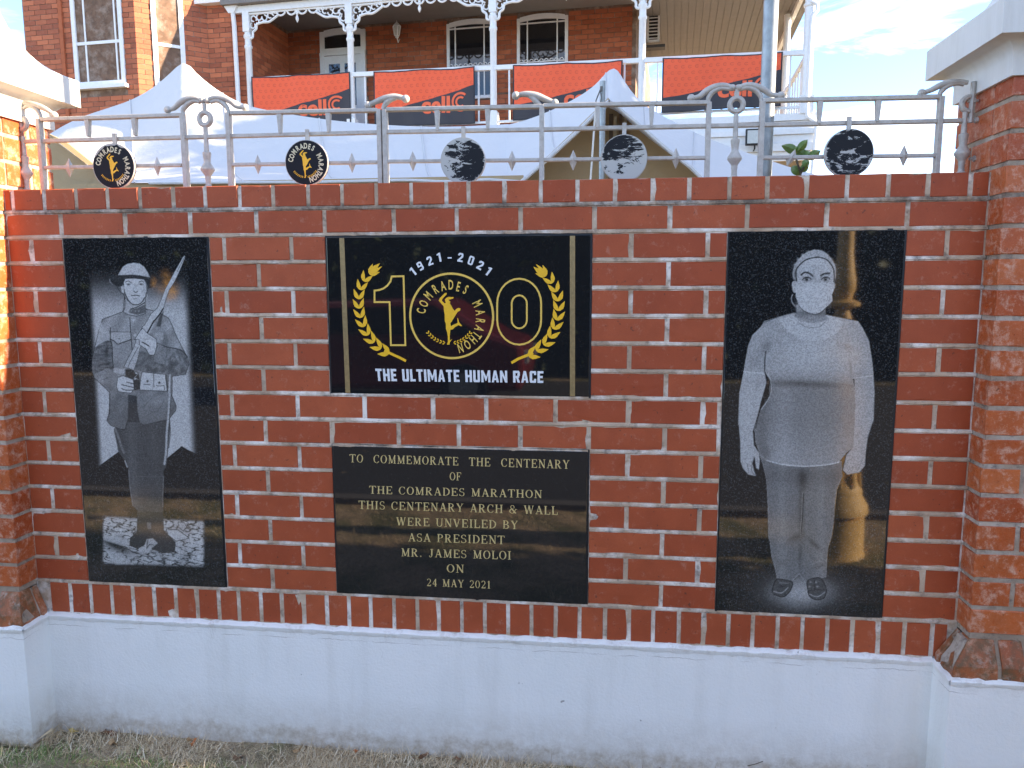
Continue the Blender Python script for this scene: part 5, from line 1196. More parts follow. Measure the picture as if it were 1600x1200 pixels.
# veranda: floor, fascia boards, ceiling, gutter
mb = MB(hoff); mb.box(-1.95, 7.42, .0, 1.5, 4.10, 4.19); mb.box(4.7, 7.42, 1.5, 5.2, 4.10, 4.19); hbuild(mb, 'veranda_floor', M['creampaint'])
for i, (z0, z1, yo) in enumerate(((4.10, 4.20, -.10), (3.98, 4.095, -.06), (3.90, 3.975, -.085), (3.78, 3.895, -.05), (3.66, 3.775, -.065), (3.52, 3.655, -.02))):
    mb = MB(hoff); mb.box(-1.9, 7.42-yo*.8, yo, .02, z0, z1); mb.box(7.40, 7.42-yo*.8, .02, 5.2, z0, z1); hbuild(mb, 'fascia_board', M['whitepaint'])
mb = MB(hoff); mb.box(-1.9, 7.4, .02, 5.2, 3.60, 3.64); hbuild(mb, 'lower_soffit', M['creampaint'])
nb = 22
for i in range(nb):                                       # beaded ceiling boards, side wing
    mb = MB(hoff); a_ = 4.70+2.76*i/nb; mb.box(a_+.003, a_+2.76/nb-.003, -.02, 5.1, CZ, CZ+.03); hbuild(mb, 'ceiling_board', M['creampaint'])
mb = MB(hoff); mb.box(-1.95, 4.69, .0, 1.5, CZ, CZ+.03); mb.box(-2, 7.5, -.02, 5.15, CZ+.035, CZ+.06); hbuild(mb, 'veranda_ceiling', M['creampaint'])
mb = MB(hoff); mb.box(-2.1, 7.46, -.09, -.02, 6.31, 6.42); mb.box(7.40, 7.47, -.02, 5.1, 6.40, 6.50); hbuild(mb, 'beam', M['whitepaint'])
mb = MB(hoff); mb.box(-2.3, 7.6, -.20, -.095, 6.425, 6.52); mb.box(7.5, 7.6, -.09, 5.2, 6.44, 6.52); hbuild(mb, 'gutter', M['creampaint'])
mb = MB(hoff); mb.add([(-2.3, -.2, 6.525), (7.6, -.2, 6.525), (7.6, 5.2, 6.525), (-2.3, 5.2, 6.525), (-2.3, 5.2, 7.9), (4.4, 5.2, 7.9)], [(0, 1, 5, 4), (1, 2, 5), (0, 4, 3), (2, 3, 4, 5), (0, 3, 2, 1)]); hbuild(mb, 'roof', plain('grey_iron_roof', (.2, .2, .2), .5, .3, 8, .2))
# columns, brackets, valances
cols = [-1.90, 0.0, 2.48, 4.87, 7.33]
ZR = lambda x: 5.215-.0135*x                              # top of the handrail
for i, x in enumerate(cols):
    r = .055 if i < 4 else .075
    mb = MB(hoff); mb.box(x-r-.02, x+r+.02, -r-.02-.03, r+.02-.03, 4.19, 4.45)
    mb.lathe((x, -.03, 0), [(r, 4.45), (r, 5.72), (r*1.25, 5.74), (r*1.25, 5.77), (r, 5.79), (r*1.0, 5.88), (r*1.35, 5.91), (r*1.35, 5.95), (r, 5.97), (r*.95, 6.31)], 12)
    mb.box(x-r*1.1, x+r*1.1, -.03-r*1.1, -.03+r*1.1, 6.0, 6.31)
    hbuild(mb, 'column', M['whitepaint'], smooth=True)
for x, y in ((7.33, 2.5), (7.33, 4.9)):
    mb = MB(hoff); mb.lathe((x, y, 0), [(.06, 4.19), (.06, 6.45)], 10); hbuild(mb, 'column', M['whitepaint'], smooth=True)
def bracket(x, s):
    """pierced corner bracket: outline plus curls"""
    mb = MB(hoff); y = -.045; z = 6.31
    out = [(x+s*.05, z-.42), (x+s*.10, z-.40), (x+s*.11, z-.32), (x+s*.17, z-.27), (x+s*.19, z-.20), (x+s*.30, z-.17), (x+s*.42, z-.17), (x+s*.52, z-.12), (x+s*.60, z-.07)]
    q = crom(out, 4); mb.tube([(a, y, b) for a, b in q], .022, 6)
    mb.tube([(x+s*.05, y, z-.02), (x+s*.60, y, z-.02)], .02, 6)
    for (a, b, R, a0) in ((.13, -.10, .045, 0), (.24, -.08, .05, 1.5), (.34, -.10, .045, 3), (.44, -.07, .04, .5), (.11, -.21, .045, 2), (.20, -.15, .03, 4), (.52, -.05, .025, 0)):
        mb.torus((x+s*a, y, z+b), R, .013, 12, 5, a0, a0+4.9, .012)
    return hbuild(mb, 'bracket', M['whitepaint'])
for i, x in enumerate(cols[:-1]):
    bracket(x, 1); bracket(cols[i+1], -1)
    xa_, xb_ = x+.55, cols[i+1]-.55; n = max(2, round((xb_-xa_)/.19)); st = (xb_-xa_)/n
    mb = MB(hoff)
    for k in range(n): mb.torus((xa_+st*(k+.5), -.045, 6.31), st*.42, .017, 12, 6, math.pi, 2*math.pi, .014)
    mb.box(xa_-.1, xb_+.1, -.06, -.03, 6.285, 6.315); xm = (xa_+xb_)/2
    mb.lathe((xm, -.045, 6.31), [(.02, 0), (.025, -.08), (.012, -.10), (.03, -.15), (.025, -.18), (.004, -.22)], 8)
    hbuild(mb, 'valance', M['whitepaint'])
    mb = MB(hoff); za, zb = ZR(x), ZR(cols[i+1]); mb.add([(x, -.07, za-.07), (cols[i+1], -.07, zb-.07), (cols[i+1], .0, zb-.07), (x, .0, za-.07), (x, -.07, za), (cols[i+1], -.07, zb), (cols[i+1], .0, zb), (x, .0, za)], [(0, 3, 2, 1), (4, 5, 6, 7), (0, 1, 5, 4), (1, 2, 6, 5), (2, 3, 7, 6), (3, 0, 4, 7)]); hbuild(mb, 'handrail', M['whitepaint'])
    mb = MB(hoff); mb.box(x, cols[i+1], -.05, -.015, 4.28, 4.315); hbuild(mb, 'bottom_rail', M['whitepaint'])
    n = int((cols[i+1]-x)/.245); st = (cols[i+1]-x)/n
    for k in range(1, n):
        xb = x+st*k; mb = MB(hoff); mb.box(xb-.013, xb+.013, -.045, -.02, 4.315, ZR(xb)-.07); hbuild(mb, 'baluster', M['whitepaint'])
mb = MB(hoff); mb.box(7.30, 7.36, .0, 5.0, 5.04, 5.10); hbuild(mb, 'handrail', M['whitepaint'])
for k in range(16):
    mb = MB(hoff); y_ = .3+k*.30; mb.box(7.32, 7.345, y_-.012, y_+.012, 4.19, 5.04); hbuild(mb, 'baluster', M['whitepaint'])
mb = MB(hoff)                                             # downpipes
q = [HB(*p, -.12) for p in ((1268, -12), (1269, 2), (1277, 6), (1277, 16), (1270, 24), (1268, 40), (1261, 172), (1262, 182), (1274, 190), (1276, 200), (1268, 282))]
mb.tube([(a, -.12, b) for a, b in q], .032, 8); hbuild(mb, 'downpipe', M['whitepaint'], smooth=True)
mb = MB(hoff); q = [HB(*p, -.08) for p in ((362, 2), (366, 40), (375, 200))]; mb.tube([(a, -.08, b) for a, b in q], .04, 8); a, b = HB(362, 6, -.08)
mb.add([(a-.17, -.14, b+.03), (a+.17, -.14, b+.03), (a+.17, -.02, b+.03), (a-.17, -.02, b+.03), (a-.05, -.12, b-.16), (a+.05, -.12, b-.16), (a+.05, -.04, b-.16), (a-.05, -.04, b-.16)], [(0, 3, 2, 1), (4, 5, 6, 7), (0, 1, 5, 4), (1, 2, 6, 5), (2, 3, 7, 6), (3, 0, 4, 7)])
hbuild(mb, 'downpipe', M['whitepaint'], smooth=True)
mb = MB(hoff); mb.box(-3.3, -1.9, -.14, .2, 6.50, 6.60); hbuild(mb, 'eaves_board', M['whitepaint'])
# open shutter and side window of the wing
mb = MB(hoff); sx0, sx1 = HB(1011, 40, 2.2)[0], HB(1031, 40, 2.2)[0]; sz1, sz0 = HB(1020, 12, 2.2)[1], HB(1020, 66, 2.2)[1]
mb.box(sx0, sx0+.035, 2.18, 2.22, sz0, sz1); mb.box(sx1-.035, sx1, 2.18, 2.22, sz0, sz1); mb.box(sx0, sx1, 2.18, 2.22, sz1-.04, sz1); mb.box(sx0, sx1, 2.18, 2.22, sz0, sz0+.04)
sh = hbuild(mb, 'shutter', M['whitepaint'])
for k in range(9):
    z_ = sz0+.07+(sz1-sz0-.13)*k/8; mb = MB(hoff); mb.box(sx0+.035, sx1-.035, 2.19, 2.21, z_-.008, z_+.008); hbuild(mb, 'shutter_slat', M['whitepaint'], parent=sh)
mb = MB(hoff); mb.box(sx0+.03, sx1-.03, 2.215, 2.218, sz0+.03, sz1-.03); hbuild(mb, 'shutter_backing', M['darkglass'], parent=sh)
mb = MB(hoff); mb.box(4.70, 5.18, 2.1, 2.3, sz0-.12, sz0-.07); hbuild(mb, 'side_sill', plain('dark_ledge', (.05, .045, .04), .6))
# ------------------------------------------------------------------ banners
def banner_mat():
    n = NM('printed_banner_fabric'); uv = n.sep(n.co('UV')); u, v = uv[0], uv[1]
    bd = n.math('ADD', n.math('MULTIPLY', n.math('POWER', u, 1.25), .42), .27)
    red = n.math('GREATER_THAN', v, bd)
    sc = n.n('ShaderNodeMapping'); sc.inputs['Scale'].default_value = (17, 9, 1); n.L(n.co('UV'), sc.inputs[0]); s2 = n.sep(sc.outputs[0])
    row_ = n.math('FLOOR', s2[1]); off_ = n.math('MULTIPLY', n.math('MODULO', row_, 2.0), .5)
    fx = n.math('SUBTRACT', n.math('FRACT', n.math('ADD', s2[0], off_)), .5); fy = n.math('SUBTRACT', n.math('FRACT', s2[1]), .5)
    r = n.math('SQRT', n.math('ADD', n.math('MULTIPLY', fx, fx), n.math('MULTIPLY', fy, fy)))
    ring = n.ramp(r, (.16, 0.0), (.20, 1.0), (.26, 1.0), (.30, 0.0)); ring2 = n.ramp(r, (.0, 1.0), (.09, .6), (.12, 0.0))
    opn = n.math('MAXIMUM', n.math('GREATER_THAN', n.math('ABSOLUTE', fy), .11), n.math('LESS_THAN', fx, .02))
    pat = n.math('MULTIPLY', n.math('ADD', n.math('MULTIPLY', ring, opn), n.math('MULTIPLY', ring2, .5)), .6)
    rc = n.mix(pat, (.80, .105, .030), (.50, .045, .020))
    col = n.mix(red, (.030, .028, .036), rc)
    eu = n.math('LESS_THAN', n.math('ABSOLUTE', n.math('SUBTRACT', u, .5)), .487); ev = n.math('LESS_THAN', n.math('ABSOLUTE', n.math('SUBTRACT', v, .5)), .478)
    col = n.mix(n.math('MULTIPLY', eu, ev), (.012, .012, .018), col)
    return n.set(col=col, rough=.6)
M['banner'] = banner_mat(); M['logo'] = plain('orange_print', (.80, .13, .045), .6, 0, None, .05)
def banner(x0, x1, zt0, zt1, zb, lab, up, y=-.115, seed=0):
    rt = empty('printed_banner', tuple(np.array([HO[0], HO[1], 0])+_dx*x0+_dy*y+np.array([0, 0, zb+GZ])), lab, 'banner', 'red and black banners tied to the veranda railing', -PHI)
    nx, nz = 44, 22; Wd = x1-x0; r_ = np.random.default_rng(seed); ph = r_.random(4)*6
    def pos(s, t):
        zt = zt0+(zt1-zt0)*s-.018*math.sin(math.pi*((s*2) % 1)); z = zb+(zt-zb)*t+.012*math.sin(s*3.1+ph[0])*(1-t)
        yy = .012*math.sin(s*22+ph[1]+t*1.5)*(.4+.6*(1-t))+.010*math.sin(s*9+ph[2]-t*3)+.005*math.sin(s*41+t*6+ph[3])
        return (s*Wd, yy, z-zb)
    vs = [pos(i/nx, j/nz) for j in range(nz+1) for i in range(nx+1)]; fs = [(j*(nx+1)+i, j*(nx+1)+i+1, (j+1)*(nx+1)+i+1, (j+1)*(nx+1)+i) for j in range(nz) for i in range(nx)]
    me = bpy.data.meshes.new('cloth'); me.from_pydata(vs, [], fs); me.materials.append(M['banner']); uvl = me.uv_layers.new(name='UVMap')
    k = 0
    for p in me.polygons:
        for li in p.loop_indices: vi = me.loops[li].vertex_index; uvl.data[li].uv = ((vi % (nx+1))/nx, (vi//(nx+1))/nz)
        p.use_smooth = True
    link('cloth', me, rt)
    vs, f2 = font_mesh('cell', .035); a0, a1, b0, b1 = bb(vs); mb = MB()
    def onb(s, t): q = pos(s, t); return (q[0], q[1]-.006, q[2])
    mb.add([onb(.475+.285*(x-a0)/(a1-a0), .205+.31*(z-b0)/(b1-b0)) for x, z in vs], f2); orient(mb.build('lettering', M['logo'], rt, loc=(0, 0, 0)))
    mb = MB()
    for R, w_ in ((.075, .020), (.040, .018)):
        n = 20; pr = None; i0 = len(mb.v)
        for i in range(n+1):
            a = math.radians(48+264*i/n); pr = [((.86+(R+k*w_/2)*math.cos(a)), (.40+(R+k*w_/2)*2.05*math.sin(a))) for k in (-1, 1)]; mb.v += [onb(*pr[0]), onb(*pr[1])]
        mb.f += [(i0+2*i, i0+2*i+1, i0+2*i+3, i0+2*i+2) for i in range(n)]
    orient(mb.build('logo_mark', M['logo'], rt, loc=(0, 0, 0)))
banner(-1.82, .01, 5.235, 5.215, 4.36, 'leftmost red and black banner, hung between the first two veranda columns', 0, seed=1)
banner(.43, 2.19, 5.195, 5.17, 4.28, 'red and black banner right of the second veranda column, its whole logo in view', 0, seed=2)
banner(2.82, 4.58, 5.155, 5.12, 4.28, 'red and black banner partly hidden behind the pointed tent peak', 0, seed=3)
banner(5.19, 6.96, 5.115, 5.095, 4.30, 'rightmost red and black banner, crossed by the steel pole', 0, seed=4)
# wall lantern
lx, lz = HB(620, 47, 1.35); L0 = np.array([HO[0], HO[1], 0])+_dx*lx+_dy*1.35
lan = empty('wall_lantern', (L0[0], L0[1], lz+GZ), 'small white wall lantern on the veranda back wall', 'lantern', None, -PHI)
mb = MB(); mb.lathe((0, 0, 0), [(.02, -.14), (.035, -.13), (.03, -.11), (.05, -.10)], 6); mb.lathe((0, 0, 0), [(.085, .06), (.075, .075), (.03, .12), (.012, .14), (.004, .17)], 6)
for k in range(6):
    a = math.pi*k/3; mb.tube([(.048*math.cos(a), .048*math.sin(a), -.10), (.078*math.cos(a), .078*math.sin(a), .06)], .006, 5)
mb.tube([(0, 0, -.12), (0, .06, -.2), (0, .14, -.12)], .01, 6); mb.build('lantern_cage', M['whitepaint'], lan, loc=(0, 0, 0))
mb = MB(); mb.lathe((0, 0, 0), [(.045, -.098), (.074, .058)], 6); mb.build('lantern_glass', plain('frosted_glass', (.5, .5, .48), .2), lan, loc=(0, 0, 0))
# floodlight on the fascia
fx, fz = HB(1180, 214, -.25); F0 = np.array([HO[0], HO[1], 0])+_dx*fx+_dy*-.25
fl = empty('floodlight', (F0[0], F0[1], fz+GZ), 'square black-rimmed floodlight fixed below the veranda floor', 'floodlight', None, -PHI)
mb = MB(); mb.box(-.14, .14, -.02, .05, -.12, .12); mb.build('housing', M['black'], fl, loc=(0, 0, 0), bevel=.01); mb = MB(); mb.box(-.115, .115, -.026, -.018, -.095, .095); mb.build('lens', plain('pale_lens', (.5, .52, .5), .1), fl, loc=(0, 0, 0))
mb = MB(); mb.tube([(0, .03, -.12), (0, .03, -.17), (0, .2, -.17)], .012, 6); mb.build('arm', M['black'], fl, loc=(0, 0, 0))
# ================================================================== TENTS
def resample(pts, n):
    pts = [np.array(p, float) for p in pts]; s = np.cumsum([0]+[np.linalg.norm(b-a) for a, b in zip(pts[:-1], pts[1:])])
    return [np.array([np.interp(s[-1]*i/n, s, [p[k] for p in pts]) for k in range(len(pts[0]))]) for i in range(n+1)]
def canopy(name, top, yt, hem, yh, parent, off_, m, n=60, rows=16, sag=.10, back=2.2, zb=1.75, seams=(12, 26, 38, 50)):
    T_ = [np.array([P(u, v, yt)[0], yt, P(u, v, yt)[1]]) for u, v in top]; H_ = [np.array([P(u, v, y)[0], y, P(u, v, y)[1]]) for u, v, y in hem]
    T_ = [np.array(q) for q in resample(crom(T_, 5), n)]; H_ = resample(H_, n)
    vs = []
    for j in range(rows+1):
        t = j/rows
        for i in range(n+1):
            q = H_[i]*(1-t)+T_[i]*t; hgt = max(0.0, T_[i][2]-H_[i][2])
            q = q-np.array([0, 0, 1])*hgt*.38*math.sin(math.pi*t)*(.4+.6*t); vs.append(tuple(q))
    for j in range(1, 9):
        t = j/8
        for i in range(n+1):
            q = T_[i].copy(); q[1] += back*t; q[2] = q[2]*(1-t**.6)+zb*t**.6; vs.append(tuple(q))
    R = rows+8; fs = [(j*(n+1)+i, j*(n+1)+i+1, (j+1)*(n+1)+i+1, (j+1)*(n+1)+i) for j in range(R) for i in range(n)]
    mb = MB(off_); mb.add(vs, fs); o = mb.build(name, m, parent, smooth=True)
    for p_ in o.data.polygons: p_.use_smooth = True
    for ci in seams:
        mb = MB(off_); mb.tube([(vs[j*(n+1)+ci][0], vs[j*(n+1)+ci][1]-.006, vs[j*(n+1)+ci][2]+.002) for j in range(0, rows+1)], .0065, 5, False); mb.build('seam', m, parent, smooth=True)
    return o, H_
ta = empty('marquee_tent', (-.8, 4, GZ), 'long white marquee roof with a peak in front of the bay window', 'tent', 'white pointed tents behind the wall'); tao = Vector(ta.location)
o, H_ = canopy('canopy', [(70, 214), (100, 196), (130, 182), (165, 170), (205, 156), (240, 136), (265, 115), (280, 101), (287, 98), (295, 101), (312, 119), (345, 144), (385, 164), (440, 176), (520, 188), (600, 195), (690, 198), (795, 194)], 5.0,
               [(84, 216, 3.0), (150, 268, 3.0), (200, 286, 3.0), (340, 285, 3.0), (500, 284, 3.0), (640, 281, 3.0), (700, 284, 3.0), (760, 280, 3.0), (818, 284, 3.0)], 3.0, ta, tao, M['tent'])
mb = MB(tao)
zt = P(400, 284, 3.03)[1]
mb.box(-2.3, 1.27, 3.03, 3.05, GZ, zt+.01); mb.build('side_wall', M['beige'], ta)
mb = MB(tao); q = [P(84, 216, 2.98), P(150, 269, 2.98), P(205, 288, 2.98)]; mb.prism([(-4.5, GZ), (-4.5, q[0][1]+1.0), q[0], q[1], q[2], (q[2][0], GZ)], 3.1, 3.13); mb.build('end_wall', M['beige'], ta)
mb = MB(tao); mb.tube([(H_[i][0], 2.985, H_[i][2]-.004) for i in range(14, 61, 2)], .011, 6); mb.build('hem', M['tent'], ta, smooth=True)
for u in (240, 560, 815):
    x, z = P(u, 285, 3.08); mb = MB(tao); mb.tube([(x, 3.12, GZ), (x, 3.12, z)], .03, 8); mb.build('tent_leg', M['galv'], ta)
tb = empty('marquee_tent', (2.2, 4, GZ), 'white pointed tent with a beige open gable, behind the black and silver medallion', 'tent', 'white pointed tents behind the wall'); tbo = Vector(tb.location)
apx = (950, 160)
canopy('canopy', [(775, 199), (820, 188), (862, 172), (902, 152), (928, 134), (945, 116), (953, 109), (959, 107), (965, 110), (974, 124), (988, 144), (1010, 166), (1053, 190), (1090, 209), (1140, 229), (1190, 246), (1237, 262), (1300, 280)], 5.0,
       [(815, 284, 3.0), (862, 243, 2.95), (905, 203, 2.9), (936, 172, 2.88), (952, 158, 2.86), (966, 168, 2.88), (1000, 196, 2.9), (1045, 235, 2.95), (1080, 262, 3.0), (1102, 282, 3.0), (1200, 292, 3.0), (1290, 294, 3.0)], 3.0, tb, tbo, M['tent'], n=80)
mb = MB(tbo); g3 = 3.35; q = [P(790, 300, g3), P(860, 240, g3), P(950, 153, g3), P(1050, 235, g3), P(1125, 305, g3)]
mb.prism([(q[0][0], GZ)]+q+[(q[-1][0], GZ)], g3, g3+.02); mb.build('gable_lining', M['beige'], tb)
for pts in ([(815, 284), (862, 243), (905, 203), (936, 172), (952, 158)], [(952, 158), (966, 168), (1000, 196), (1045, 235), (1080, 262), (1102, 284)]):
    mb = MB(tbo); mb.tube([(P(u, v, 2.9)[0], 2.9, P(u, v, 2.9)[1]) for u, v in pts], .014, 6); mb.build('hem', M['tent'], tb, smooth=True)
for (a, b, cc_) in ((952, 958, (.10, .07, .045)), (967, 972, (.15, .10, .06))):
    x0_, z1_ = P(a, 178, 3.3); x1_, _ = P(b, 178, 3.3); mb = MB(tbo); mb.box(x0_, x1_, 3.30, 3.32, 1.2, z1_); mb.build('gable_slot', plain('dark_slot', cc_, .8), tb)
for (a, b) in ((959, 964), (975, 979)):
    x0_, z1_ = P(a, 182, 3.3); x1_, _ = P(b, 182, 3.3); mb = MB(tbo); mb.box(x0_, x1_, 3.295, 3.315, 1.2, z1_); mb.build('pale_strip', plain('pale_strip', (.45, .38, .26), .8), tb)
# poles and rope
mb = MB(); mb.tube([(P(941, 200, 2.6)[0], 2.6, GZ), (P(941, 200, 2.6)[0], 2.6, P(941, 127, 2.6)[1])], .0185, 12)
tp = tag(mb.build('tent_pole', M['galv'], None, smooth=True), 'slim grey tent pole with a hook at its top, before the beige gable', 'pole')
mb = MB(); q = [P(*p, 2.56) for p in ((938, 140), (934, 150), (931, 158), (933, 163), (938, 162), (940, 152), (938, 140))]; mb.tube([(a, 2.56, b) for a, b in q], .004, 6); a = P(940, 135, 2.56); mb.tube([(a[0], 2.56, a[1]), (a[0]-.004, 2.56, a[1]-.03)], .009, 6)
tag(mb.build('snap_hook', plain('dark_steel_hook', (.12, .11, .10), .4, .6), None, smooth=True), 'dark steel snap hook hanging near the top of the tent pole', 'hook')
mb = MB(); a, b = P(931, 164, 2.5), P(922, 292, 2.5); mb.tube([(a[0], 2.5, a[1]), (b[0], 2.5, b[1]), (b[0]-.1, 2.5, GZ)], .006, 6); tag(mb.build('guy_rope', M['rope'], None), 'white guy rope running down beside the tent pole', 'rope')
mb = MB(); x_ = 2.374; mb.tube([(x_, .32, GZ), (x_+.002, .32, 3.2)], .0245, 20); tag(mb.build('steel_pole', M['galv'], None, smooth=True), 'thick galvanised steel pole rising behind the railing at the right', 'pole')
# ------------------------------------------------------------------ sprig of leaves behind the railing
sp = empty('leafy_shrub', (2.62, .28, GZ), 'sprig of glossy green leaves poking above the wall by the rightmost medallion', 'plant'); spo = Vector(sp.location)
yS = .24
def leaf_mesh(mb, base, tip, wd, y, curl=.01, n=6):
    b, t = np.array(P(*base, y)), np.array(P(*tip, y)); d = t-b; L_ = np.linalg.norm(d); d = d/L_; nn = np.array([-d[1], d[0]]); vs = []; fs = []
    for i in range(n+1):
        s = i/n; w_ = wd*math.sin(math.pi*min(1, s*.92+.06))**.8*(1-.25*s); c_ = b+d*L_*s
        for k in (-1, 0, 1): q = c_+nn*w_/2*k; vs.append((q[0], y-curl*math.sin(math.pi*s)+(.006 if k else -.002), q[1]))
    for i in range(n):
        for k in range(2): fs.append((i*3+k, i*3+k+1, (i+1)*3+k+1, (i+1)*3+k))
    mb.add(vs, fs)
for k, (b, t, wd) in enumerate((((1247, 238), (1222, 227), .036), ((1246, 236), (1262, 218), .030), ((1244, 232), (1258, 248), .040), ((1262, 248), (1282, 235), .034), ((1252, 245), (1268, 239), .036), ((1256, 250), (1262, 262), .028), ((1238, 260), (1251, 274), .036), ((1250, 266), (1264, 259), .030), ((1240, 238), (1246, 228), .018))):
    mb = MB(spo); leaf_mesh(mb, b, t, wd, yS+random.uniform(-.02, .02)); mb.build('leaf', M['leaf'], sp, smooth=True)
mb = MB(spo); q = [P(*p, yS) for p in ((1250, 290), (1251, 270), (1246, 255), (1243, 245))]; mb.tube([(2.60, .26, GZ)]+[(a, yS, b) for a, b in q], .0035, 6); q = [P(*p, yS) for p in ((1251, 272), (1258, 258), (1262, 248))]; mb.tube([(a, yS, b) for a, b in q], .003, 6); mb.build('stem', M['stem'], sp)
# ================================================================== ACROSS THE ROAD (seen in the polished granite), then an unseen hedge and tree added for shade
lp = empty('ornate_lamp_post', (3.25, -2.29, GZ), 'yellow ornate cast-iron lamp post mirrored in the right tall plaque', 'lamp post'); lpo = Vector(lp.location)
M['ochre'] = plain('yellow_ochre_paint', (.85, .56, .22), .5, 0, 40, .3)
mb = MB(lpo); mb.lathe((3.25, -2.29, 0), [(.20, GZ), (.19, GZ+.03), (.185, -.33), (.15, -.325), (.205, -.305), (.20, -.26), (.165, -.20), (.165, -.17), (.155, -.15), (.14, -.10), (.135, 0), (.12, .18), (.105, .30), (.09, .42), (.065, .53), (.075, .56), (.105, .60), (.10, .64), (.06, .68), (.05, .74), (.055, .86), (.04, .90), (.04, .915), (.095, .935), (.097, .955), (.05, .975), (.052, .99), (.068, 1.04), (.066, 1.09), (.056, 1.15), (.045, 1.24), (.042, 1.4), (.036, 2.6), (.05, 2.62), (.05, 2.68), (.03, 2.7)], 20)
mb.build('shaft', M['ochre'], lp, smooth=True)
mb = MB(lpo)
for k in range(12):
    a = 2*math.pi*k/12; mb.tube([(3.25+.152*math.cos(a), -2.29+.152*math.sin(a), -.14), (3.25+.122*math.cos(a), -2.29+.122*math.sin(a), .18), (3.25+.092*math.cos(a), -2.29+.092*math.sin(a), .42)], .012, 5)
mb.build('fluting', M['ochre'], lp, smooth=True)
mb = MB(lpo); mb.lathe((3.25, -2.29, 0), [(.06, 2.7), (.15, 3.05), (.17, 3.07), (.03, 3.25)], 6); mb.build('lantern', plain('lamp_glass', (.6, .6, .55), .2), lp)
def leafmass(name, pts_fn, n, size, m, lab=None, cat=None, kind=None, parent=None):
    r_ = np.random.default_rng(n); V = []; F = []
    C_ = pts_fn(r_, n); A_ = r_.normal(size=(n, 3)); A_ /= np.linalg.norm(A_, axis=1)[:, None]; B_ = np.cross(A_, r_.normal(size=(n, 3))); B_ /= np.linalg.norm(B_, axis=1)[:, None]; s = size*(.6+.8*r_.random((n, 1)))
    V = np.stack([C_-A_*s, C_+B_*s*.45, C_+A_*s, C_-B_*s*.45], 1).reshape(-1, 3); q = np.arange(4*n).reshape(-1, 4)
    me = bpy.data.meshes.new(name); me.vertices.add(len(V)); me.loops.add(q.size); me.polygons.add(n)
    if parent is not None: V = V-np.array(parent.location)
    me.vertices.foreach_set('co', V.ravel()); me.loops.foreach_set('vertex_index', q.ravel()); me.polygons.foreach_set('loop_start', np.arange(0, q.size, 4)); me.update(calc_edges=True); me.materials.append(m)
    return tag(link(name, me, parent), lab, cat, None, kind)
M['foliage'] = plain('dark_foliage', (.045, .07, .022), .6, 0, 3, .5); M['amber'] = plain('amber_foliage', (.62, .24, .04), .6, 0, 3, .3)
def hedge(name, x0, x1, y0, y1, h, n, size, m, lab):
    rt = empty(name, ((x0+x1)/2, (y0+y1)/2, GZ), lab, 'hedge')
    def f(r_, n_):
        q = r_.random((n_, 3)); q = np.stack([x0+(x1-x0)*q[:, 0], y0+(y1-y0)*q[:, 1], GZ+h*q[:, 2]], 1)
        q[:, 2] += .25*np.sin(q[:, 0]*1.3)*(q[:, 2]-GZ)/h; return q
    leafmass('foliage', f, n, size, m, parent=rt)
    mb = MB(Vector(rt.location)); mb.box(x0+.12, x1-.12, y0+.12, y1-.12, GZ, GZ+h-.3); mb.build('inner_mass', plain('dark_twigs', (.02, .022, .012), .9), rt)
hedge('clipped_hedge', -22, 26, -12.6, -11, 3.1, 16000, .12, M['foliage'], 'tall dark hedge across the road, mirrored in the polished granite')
hedge('added_shade_hedge', 6.2, 8.6, -1.9, .10, 4.9, 9000, .07, M['foliage'], 'tall dense hedge added out of view beyond the right pillar to shade the verge')  # unseen hedge, added to keep sun off the verge and left pillar
bt = empty('added_shade_tree', (10.5, 4.2, GZ), 'broad dark tree added outside the frame to shade the tents', 'tree')  # out-of-frame tree, added so its crown shades the tent roofs
def crown_pts(r_, n_):
    q = r_.normal(size=(n_, 3)); q /= np.linalg.norm(q, axis=1)[:, None]; q *= r_.random((n_, 1))**.33; q = q*np.array([1.5, 3.9, 3.7])
    q[:, 2] += .4*np.sin(q[:, 1]*2); return np.array([10.5, 4.6, 3.7])+q
leafmass('crown', crown_pts, 26000, .14, M['foliage'], parent=bt); mb = MB(Vector(bt.location)); mb.tube([(10.5, 4.4, GZ), (10.5, 4.5, 1.5), (10.5, 4.6, 3.4)], [.2, .16, .08], 8); mb.build('trunk', M['stem'], bt)
